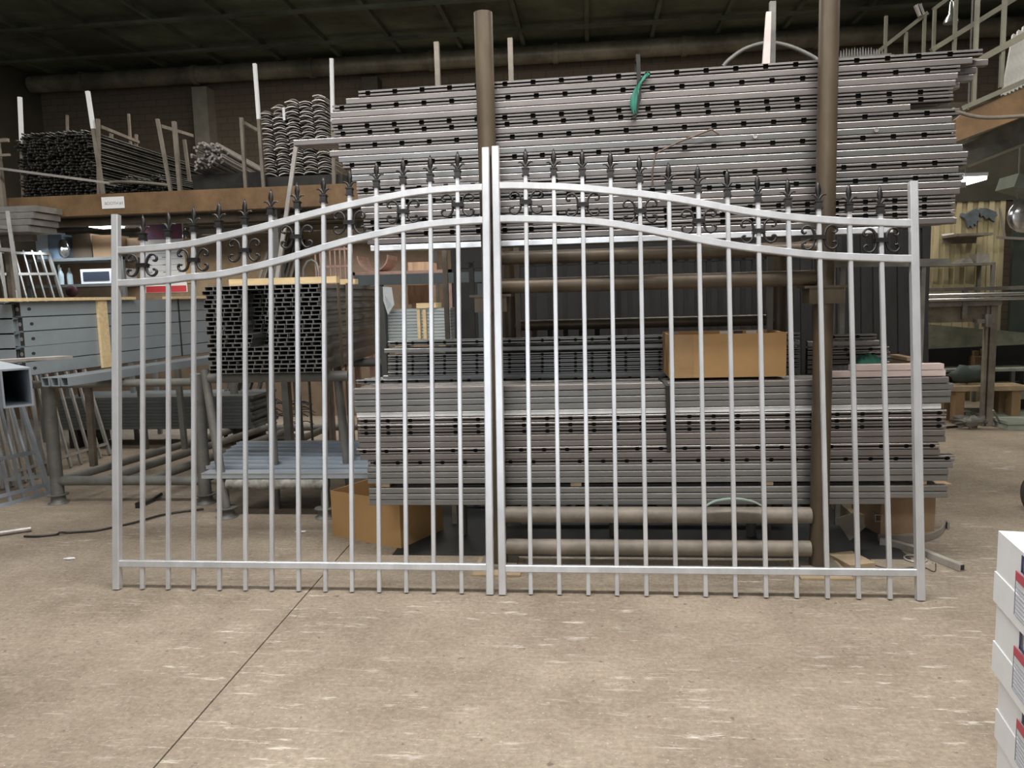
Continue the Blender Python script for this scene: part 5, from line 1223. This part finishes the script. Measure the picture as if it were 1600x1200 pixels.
# lower platform beam
pb = thing('landing_beam', 'grey I-section beam of the landing running in from the right edge', 'beam', (A(1600, 200, 5.9).x, 5.9, 0))
a, b = A(1500, 226, 5.9), A(1760, 118, 5.9)
part('top_flange', MB().bar(a, b, 0.12, 0.02), M_STAIR, pb)
part('web', MB().bar(a-Vector((0, 0, 0.08)), b-Vector((0, 0, 0.10)), 0.02, 0.15), M_GREY, pb)
part('bottom_flange', MB().bar(a-Vector((-0.03, 0, 0.16)), b-Vector((0, 0, 0.20)), 0.12, 0.02), M_STAIR, pb)
part('column', MB().bar((A(1750, 250, 5.9).x, 5.9, 0), (A(1750, 250, 5.9).x, 5.9, A(1750, 180, 5.9).z), 0.1, 0.1, Y3), M_GREY, pb)
mb = MB(); mb.tube(smoothp([A(1488, 170, 5.3), A(1500, 176, 5.3), A(1530, 183, 5.3), A(1570, 183, 5.3), A(1640, 178, 5.3)]), 0.012, 8); solo('sagging_pipe', mb, M_PIPEG, 'thin sagging pipe across the ochre stringer', 'pipe')
# grey panels leaning on the stair railing
for k in range(6):
    a, b = A(1568+k*6, 150-3*k, 6.0+0.03*k), A(1585+k*8, 55-6*k, 6.3+0.03*k); mb = MB(); mb.bar(a, b, 0.03, 0.02, Y3); solo('leaning_strut', mb, M_PANEL, 'grey strut leaning behind the stair railing, %s from the left' % NTH[k], 'bar', 'struts leaning behind the stair railing')
p = A(1435, 20, 7.1)
for k, (x0, y0, x1, y1) in enumerate(((1431, 8, 1438, 25), (1436, 7, 1442, 24))):
    mb = MB(); mb.bar(A(x0, y0, 7.15), A(x1, y1, 7.15), 0.03, 0.03, Y3); solo('work_glove', mb, M_STRIP, '%s pale glove finger-like clip on the far handrail' % ('left', 'right')[k], 'clip')

# cream clad wall, right rear
CYw = 10.3
x0, x1 = A(1296, 400, CYw).x, A(1562, 400, CYw).x; zt_ = A(1450, 318, CYw).z
mb = MB(); mb.bb((x0, CYw, 0), (x1, CYw+0.08, zt_))
mbr = MB()
for k in range(17):
    x = x0+(x1-x0)*k/16; mb.bb((x-0.03, CYw-0.03, 0), (x+0.03, CYw, zt_))
solo('cream_partition', mb, M_CREAM, 'cream painted ribbed partition wall at the right rear', 'partition')
mb = MB(); mb.bb((x0, CYw-0.04, zt_), (x1+2.5, CYw+0.1, zt_+1.2)); solo('upper_partition', mb, mat('brown_olive_sheet', (0.045, 0.04, 0.026), 0.8, 0, 0.3, 2), 'brown-olive sheet band above the cream partition', 'partition')
mb = MB(); mb.bb((x1, CYw-0.3, 0), (x1+2.6, CYw-0.25, zt_)); solo('dark_partition', mb, mat('bottle_green_sheet', (0.03, 0.04, 0.03), 0.7), 'dark green sheet wall right of the cream partition', 'partition')
sy_ = CYw-0.48
zs_ = A(1480, 412, sy_).z
sh = shelf(A(1405, 412, sy_).x, A(1556, 412, sy_).x, sy_, sy_+0.38, (zs_,), 'long worn shelf in front of the cream partition', M_GREY)
zs2 = A(1540, 367, sy_).z
mb = MB(); a, b = A(1496, 365, sy_), A(1552, 367, sy_); mb.bb((a.x, sy_, a.z-0.03), (b.x+0.0, sy_+0.4, a.z)); mb.bb((a.x, sy_+0.4, a.z-0.1), (b.x, sy_+0.415, a.z)); solo('wall_shelf', mb, M_PIPEG, 'thin timber shelf fixed on the cream partition', 'shelf')
onshelf(1527, 1546, 396, zs_, sy_+0.05, 0.2, M_STRIP, 'metal_can', 'grey square metal can on the long worn shelf', 'can')
onshelf(1436, 1444, 398, zs_, sy_+0.05, 0.12, M_DARK, 'dark_tin', 'small dark tin on the long worn shelf', 'can')
for k in range(4):
    a = A(1498, 407-k*3, sy_+0.1); b = A(1518, 407, sy_+0.1); mb = MB(); mb.bb((a.x+0.02*k, sy_+0.05, zs_+0.001+0.016*k), (b.x-0.01*k, sy_+0.3, zs_+0.014+0.016*k)); solo('paper_pad', mb, M_STRIP, 'grey pad in the little pile on the long shelf, %s from the bottom' % NTH[k], 'pad', 'pads on the long shelf')
mb = MB()
q = A(1479, 372, CYw-0.05); mb.prism([A(1471, 366, CYw-0.06), A(1490, 364, CYw-0.06), A(1493, 372, CYw-0.06), A(1480, 379, CYw-0.06)], (0, 0.004, 0)); solo('paper_note', mb, M_WHITE, 'white paper note pinned on the cream partition', 'note')
for k, (pa, pb2) in enumerate((((1408, 383), (1411, 397)), ((1414, 383), (1420, 397)))):
    a, b = A(pa[0], pa[1], CYw-0.1), A(pb2[0], pb2[1], CYw-0.1); mb = MB(); mb.bb((a.x, CYw-0.12, b.z), (b.x+0.02, CYw-0.031, a.z)); solo('white_bottle', mb, M_WHITE, 'white container on the cream partition, %s of two' % ('left', 'right')[k], 'bottle')
# gloves hanging
def blob(px, py, w_, h_, Y, seed, rough=0.4):
    rnd = random.Random(seed); mb = MB(); mb.smooth = True; c = A(px, py, Y); n_, m_ = 12, 8; vs = []
    for j in range(m_+1):
        for i in range(n_):
            th_, ph_ = 2*PI*i/n_, PI*j/m_; r_ = 1+0.25*math.sin(3*th_+seed)+rough*(rnd.random()-0.5)
            vs.append((c.x+w_*r_*math.sin(ph_)*math.cos(th_), c.y+0.05*math.sin(ph_)*math.sin(th_), c.z+h_*r_*math.cos(ph_)))
    mb.add(vs, [(j*n_+i, j*n_+(i+1) % n_, (j+1)*n_+(i+1) % n_, (j+1)*n_+i) for j in range(m_) for i in range(n_)]); return mb
M_GLOVE = mat('slate_leather', (0.10, 0.12, 0.13), 0.6, 0, 0.3, 9)
def glove(pts, lab):
    mb = MB(); mb.prism([A(x, y, CYw-0.085) for x, y in pts], (0, 0.05, 0)); return solo('work_glove', mb, M_GLOVE, lab, 'glove')
glove(((1527, 325), (1531, 331), (1529, 338), (1532, 344), (1527, 345), (1526, 353), (1522, 349), (1520, 356), (1516, 352), (1513, 356), (1511, 346), (1507, 341), (1502, 338), (1503, 333), (1511, 334), (1518, 329)), 'slate grey work glove hanging on the cream partition, left one')
glove(((1533, 325), (1541, 325), (1549, 328), (1557, 331), (1559, 337), (1554, 340), (1555, 347), (1550, 344), (1546, 340), (1541, 342), (1537, 337), (1533, 338), (1531, 331)), 'slate grey work glove hanging on the cream partition, right one')
mb = MB(); mb.bar(A(1562, 325, CYw-0.35), A(1570, 371, CYw-0.35), 0.02, 0.02, Y3); mb.bar(A(1558, 371, CYw-0.36), A(1600, 373, CYw-0.36), 0.03, 0.03); solo('wall_bracket', mb, M_STRIP, 'pale bracket arm left of the round mirror', 'bracket')
# round reflective dial
p = A(1600, 338, 7.0); mb = MB(); mb.smooth = True; mb.lathe([(0.02, 0.05), (0.10, 0.045), (0.135, 0.02), (0.14, 0), (0.12, -0.02), (0.01, -0.025)], (p.x, 7.0, p.z), 28, Matrix.Rotation(PI/2, 3, 'X'))
mb.bar((p.x+0.1, 7.04, p.z), (RX1, 7.04, p.z), 0.02, 0.02); solo('round_lamp', mb, M_CHROME, 'large shiny round lamp at the right edge', 'lamp')
# lit lamp at right and hanging dark fixture
a, b = A(1491, 286, 6.6), A(1527, 280, 6.6); z = (a.z+b.z)/2
r_ = thing('ceiling_lamp', 'lit fluorescent lamp hanging right of the tall stack', 'lamp', ((a.x+b.x)/2, 6.6, z))
part('tube', MB().bb((a.x, 6.45, z-0.012), (b.x, 6.75, z+0.012)), M_LAMP, r_); part('housing', MB().bb((a.x, 6.43, z+0.013), (b.x, 6.77, z+0.04)), M_WHITEP, r_)
part('hanger', MB().bb(((a.x+b.x)/2-0.005, 6.6, z+0.04), ((a.x+b.x)/2+0.005, 6.61, RZ)), M_RACK, r_)
mb = MB(); q0, q1 = A(1573, 285, 6.9), A(1660, 308, 6.9); mb.bar(q0, q1, 0.3, 0.11); mb.bb((q1.x-0.35, 6.9, q1.z), (q1.x-0.34, 6.91, RZ)); o = solo('fluorescent_fixture', mb, mat('grey_green_fixture', (0.22, 0.24, 0.20), 0.4, 0.3), 'unlit grey-green lamp fixture hanging at the right edge', 'lamp')
# ceiling clutter right: luminaire small
mb = MB(); p = A(1486, 31, 8.5); mb.lathe([(0.07, 0), (0.065, 0.03), (0.03, 0.08), (0.02, 0.2)], (p.x, 8.5, p.z-0.03), 14); mb.tube([(p.x, 8.5, p.z+0.15), (p.x, 8.5, RZ)], 0.008, 6); solo('pendant_lamp', mb, M_CHROME, 'small dim pendant lamp seen between the stair railings', 'lamp')

# work table with rollers at right
TYb = 8.4
zt_ = A(1500, 452, TYb).z
tb = thing('work_table', 'worn grey metal work table with clamp rails at the right', 'table', (A(1500, 500, TYb).x, TYb, 0))
x0, x1 = A(1392, 455, TYb).x, A(1700, 455, TYb).x
part('top_rail', MB().bar((x0, TYb, zt_), (x1, TYb, zt_), 0.05, 0.035), M_GREY, tb)
part('rear_rail', MB().bar((x0, TYb+0.3, zt_), (x1, TYb+0.3, zt_), 0.05, 0.035), M_GREY, tb)
for dz_, r_ in ((0.055, 0.022), (0.10, 0.018)): part('roller_tube', MB().tube([(x0+0.03, TYb-0.03, zt_-dz_), (x1, TYb-0.03, zt_-dz_-0.01)], r_, 10), M_CHROME, tb)
part('side_plate', MB().bb((x0+0.10, TYb+0.02, zt_-0.34), (A(1560, 455, TYb).x, TYb+0.05, zt_-0.12)), mat('brown_grey_plate', (0.19, 0.16, 0.12), 0.6, 0.2, 0.3, 5), tb)
part('lower_rail', MB().bar((x0+0.02, TYb, zt_-0.15), (A(1565, 455, TYb).x, TYb, zt_-0.15), 0.04, 0.05), M_GREY, tb)
part('clamp', MB().bb((A(1502, 480, TYb).x, TYb-0.03, zt_-0.30), (A(1508, 480, TYb).x+0.01, TYb, zt_+0.0)), M_GREY, tb)
part('clamp', MB().bb((A(1396, 480, TYb).x, TYb-0.03, zt_-0.26), (A(1400, 480, TYb).x+0.01, TYb, zt_+0.0)), M_GREY, tb)
p = A(1540, 500, TYb-0.05)
part('vice', MB().bb((p.x-0.10, TYb-0.1, p.z-0.03), (p.x+0.06, TYb-0.0, p.z+0.01)).bb((p.x-0.02, TYb-0.14, p.z-0.07), (p.x+0.02, TYb-0.02, p.z+0.06)), M_GREY, tb)
for px in (1543, 1553):
    a, b = A(px, 500, TYb), A(px+1, 660, TYb); part('leg', MB().bb((a.x-0.012 if px < 1550 else a.x-0.03, TYb, 0), (a.x+0.012 if px < 1550 else a.x+0.035, TYb+0.06, zt_-0.1)), M_PIPEG, tb)
part('leg', MB().bb((x1-0.1, TYb, 0), (x1-0.04, TYb+0.06, zt_-0.02)), M_GREY, tb); part('leg', MB().bb((x0+0.02, TYb+0.28, 0), (x0+0.07, TYb+0.33, zt_-0.02)), M_GREY, tb)
part('leg', MB().bb((x1-0.1, TYb+0.28, 0), (x1-0.04, TYb+0.33, zt_-0.02)), M_GREY, tb)
for k in range(10):
    random.seed(50+k); px = 1402+random.uniform(0, 150); c = A(px, 455, TYb+0.25); L_ = random.uniform(0.1, 0.3)
    mb = MB(); mb.bar((c.x, TYb+0.18+0.02*k, zt_+0.001+0.0175+0.012), (c.x+L_, TYb+0.2+0.02*k+random.uniform(-.01, .01), zt_+0.001+0.0175+0.012), 0.016, 0.02)
random.seed(21)
# greenish trough / tank below the table
TRY = 8.95
x0, x1 = A(1388, 560, TRY).x, A(1640, 560, TRY).x; z0_, z1_ = A(1450, 547, TRY).z, A(1420, 515, TRY).z
mb = MB(); mb.prism([(x0, TRY, z0_), (x1, TRY, z0_+0.05), (x1, TRY, z0_+0.14), (x0+0.2, TRY, z1_+0.08), (x0, TRY, z1_+0.1)], (0, 0.35, 0))
for x in (x0+0.1, x1-0.1): mb.bb((x-0.03, TRY+0.1, 0), (x+0.03, TRY+0.25, z0_+0.02))
solo('steel_trough', mb, mat('mouldy_green_steel', (0.21, 0.22, 0.17), 0.5, 0.2, 0.35, 3), 'long greenish steel trough under the work table', 'trough')
mb = MB(); mb.bb((x0-0.1, 9.45, 0.30), (x1+1.6, 9.5, 0.90)); mb.bb((x0, 9.4, 0), (x0+0.1, 9.6, 0.31)); mb.bb((x1, 9.4, 0), (x1+0.1, 9.6, 0.31)); solo('dark_screen', mb, mat('matt_black_sheet', (0.012, 0.012, 0.011), 0.8), 'black sheet screen behind the trough', 'screen')  # even near-black sheet behind the trough
# sheets lying lower right
ZS = [(1440, 1620, 578, 8.80, 0.35, 'pale_sheet', 'long pale steel sheet on the low shelf under the trough', (0.33, 0.34, 0.29)),
      (1420, 1600, 600, 9.24, 0.12, 'olive_sheet', 'olive stained sheet on the low shelf under the trough', (0.13, 0.14, 0.11))]
for (p0, p1, py, Y, d, nm, lab, colr) in ZS:
    a, b = A(p0, py, Y), A(p1, py-3, Y); mb = MB(); mb.bb((a.x, Y, a.z-0.03), (b.x, Y+d, a.z)); 
    for x in (a.x+0.05, b.x-0.1): mb.bb((x, Y+d-0.05, 0), (x+0.04, Y+d-0.01, a.z-0.03))
    solo(nm, mb, mat(nm, colr, 0.5, 0.2, 0.3, 4), lab, 'sheet')
a, b = A(1560, 612, 8.85), A(1700, 612, 8.85); zg = A(1580, 624, 8.85).z; mb = MB(); mb.bb((a.x, 8.85, zg), (b.x, 9.2, a.z)); mb.cur = 1; mb.bb((a.x+0.3, 9.0, 0), (a.x+0.36, 9.15, zg)); mb.bb((b.x-0.1, 9.0, 0), (b.x-0.04, 9.15, zg)); solo('grey_slab', mb, [M_PANEL, M_DARK], 'grey steel slab on blocks at the right edge', 'slab')
# pallet, timber, scrap, green machine
a = G(1493, 655); PYp = 8.52
pz = A(1520, 604, PYp).z; pa, pb_ = A(1486, 604, PYp).x, A(1560, 604, PYp).x
pt = thing('wooden_pallet', 'worn wooden pallet on blocks behind the right gate stile', 'pallet', ((pa+pb_)/2, PYp, 0))
part('deck', MB().bb((pa, PYp, pz-0.05), (pb_+0.3, PYp+0.42, pz)), M_WOODD, pt)
for x in (pa+0.06, pb_+0.15):
    for y in (PYp+0.02, PYp+0.28): part('block', MB().bb((x, y, 0), (x+0.09, y+0.12, pz-0.05)), mat('orange_timber', (0.26, 0.17, 0.085), 0.8), pt)
mb = blob(1512, 592, 0.2, 0.08, PYp+0.2, 9, 0.5); zmin = min(v.z for v in mb.v); mb.v = [Vector((v.x, v.y, v.z-zmin+pz+0.001)) for v in mb.v]; solo('green_sack', mb, mat('slate_green_sack', (0.07, 0.09, 0.08), 0.7), 'slate green sack lying on the worn wooden pallet', 'sack')
c = A(1532, 570, 8.9); zs3 = A(1440, 578, 8.8).z; mb = MB(); mb.bb((c.x-0.08, 8.85, zs3+0.001), (c.x+0.08, 9.0, zs3+0.13)); mb.bb((c.x-0.07, 8.9, zs3+0.13), (c.x-0.02, 8.96, zs3+0.19)); mb.bb((c.x+0.01, 8.9, zs3+0.13), (c.x+0.05, 8.95, zs3+0.21))
solo('orange_drill_motor', mb, mat('dull_orange', (0.09, 0.052, 0.022), 0.6), 'dull orange motor block beside the table leg on the pale sheet', 'motor')
mb = blob(1515, 640, 0.16, 0.05, 8.25, 12, 1.0); mb.sm = [False]*len(mb.sm); zmin = min(v.z for v in mb.v); mb.v = [Vector((v.x, v.y, v.z-zmin+0.001)) for v in mb.v]; solo('scrap_heap', mb, M_GREY, 'small heap of grey scrap metal on the floor by the pallet', 'scrap', kind=None)
for k, (p0, p1) in enumerate((((1478, 668), (1540, 662)), ((1490, 661), (1545, 652)))):
    mb = MB(); mb.bar(G(*p0, 0.01), G(*p1, 0.01), 0.03, 0.02); solo('floor_strip', mb, M_DARK, 'dark steel strip on the floor by the table leg, %s one' % ('nearer', 'farther')[k], 'strip')
mb = MB(); mb.bar(A(1552, 641, 8.15), G(1564, 664, 0.02), 0.015, 0.015, Y3); mb.bar(G(1564, 664, 0.012), G(1573, 664, 0.012), 0.015, 0.015); solo('bent_white_rod', mb, M_STRIP, 'bent pale rod leaning against the foot of the table leg', 'rod')
a = G(1575, 672); mb = MB(); mb.bb((a.x, a.y, 0.0), (a.x+1.2, a.y+0.9, 0.06)); mb.bb((a.x-0.02, a.y-0.02, 0.06), (a.x+1.25, a.y+0.95, 0.085)); solo('floor_panel', mb, mat('pale_green_panel', (0.32, 0.36, 0.30), 0.5), 'pale green panel lying on the floor at the right edge', 'panel')
for k in range(5):
    a, b = A(1396, 556+k*6.5, 5.4), A(1424+4*(k % 2), 561+k*6.5, 5.2); mb = MB(); mb.bar(a, b, 0.06, 0.022)
    solo('timber_offcut', mb, mat('tan_offcut', (0.36, 0.25, 0.15), 0.8), 'tan timber offcut in the little pile behind the right stile, %s from the top' % NTH[k], 'wood', 'timber offcuts behind the right stile')
a = A(1396, 590, 5.35); mb = MB(); mb.bb((a.x-0.02, 5.25, 0), (a.x+0.22, 5.5, a.z-0.02)); solo('timber_crate', mb, M_WOODD, 'dark timber crate under the little pile of offcuts', 'crate')
# wheel at the right edge of the floor
p = A(1600, 775, 3.9); mb = MB(); zc_ = 0.125; mb.smooth = True; mb.lathe([(0.03, -0.03), (0.11, -0.03), (0.125, -0.015), (0.125, 0.015), (0.11, 0.03), (0.03, 0.03)], (G(1607, 803).x+0.03, G(1607, 803).y, zc_), 20, Matrix.Rotation(PI/2, 3, 'Y') @ Matrix.Rotation(0.0, 3, 'Z'))
solo('rubber_wheel', mb, mat('grey_rubber', (0.09, 0.085, 0.08), 0.7), 'grey rubber wheel just entering at the right edge', 'wheel')
print('tubes', cnt, 'objects', len(bpy.data.objects))
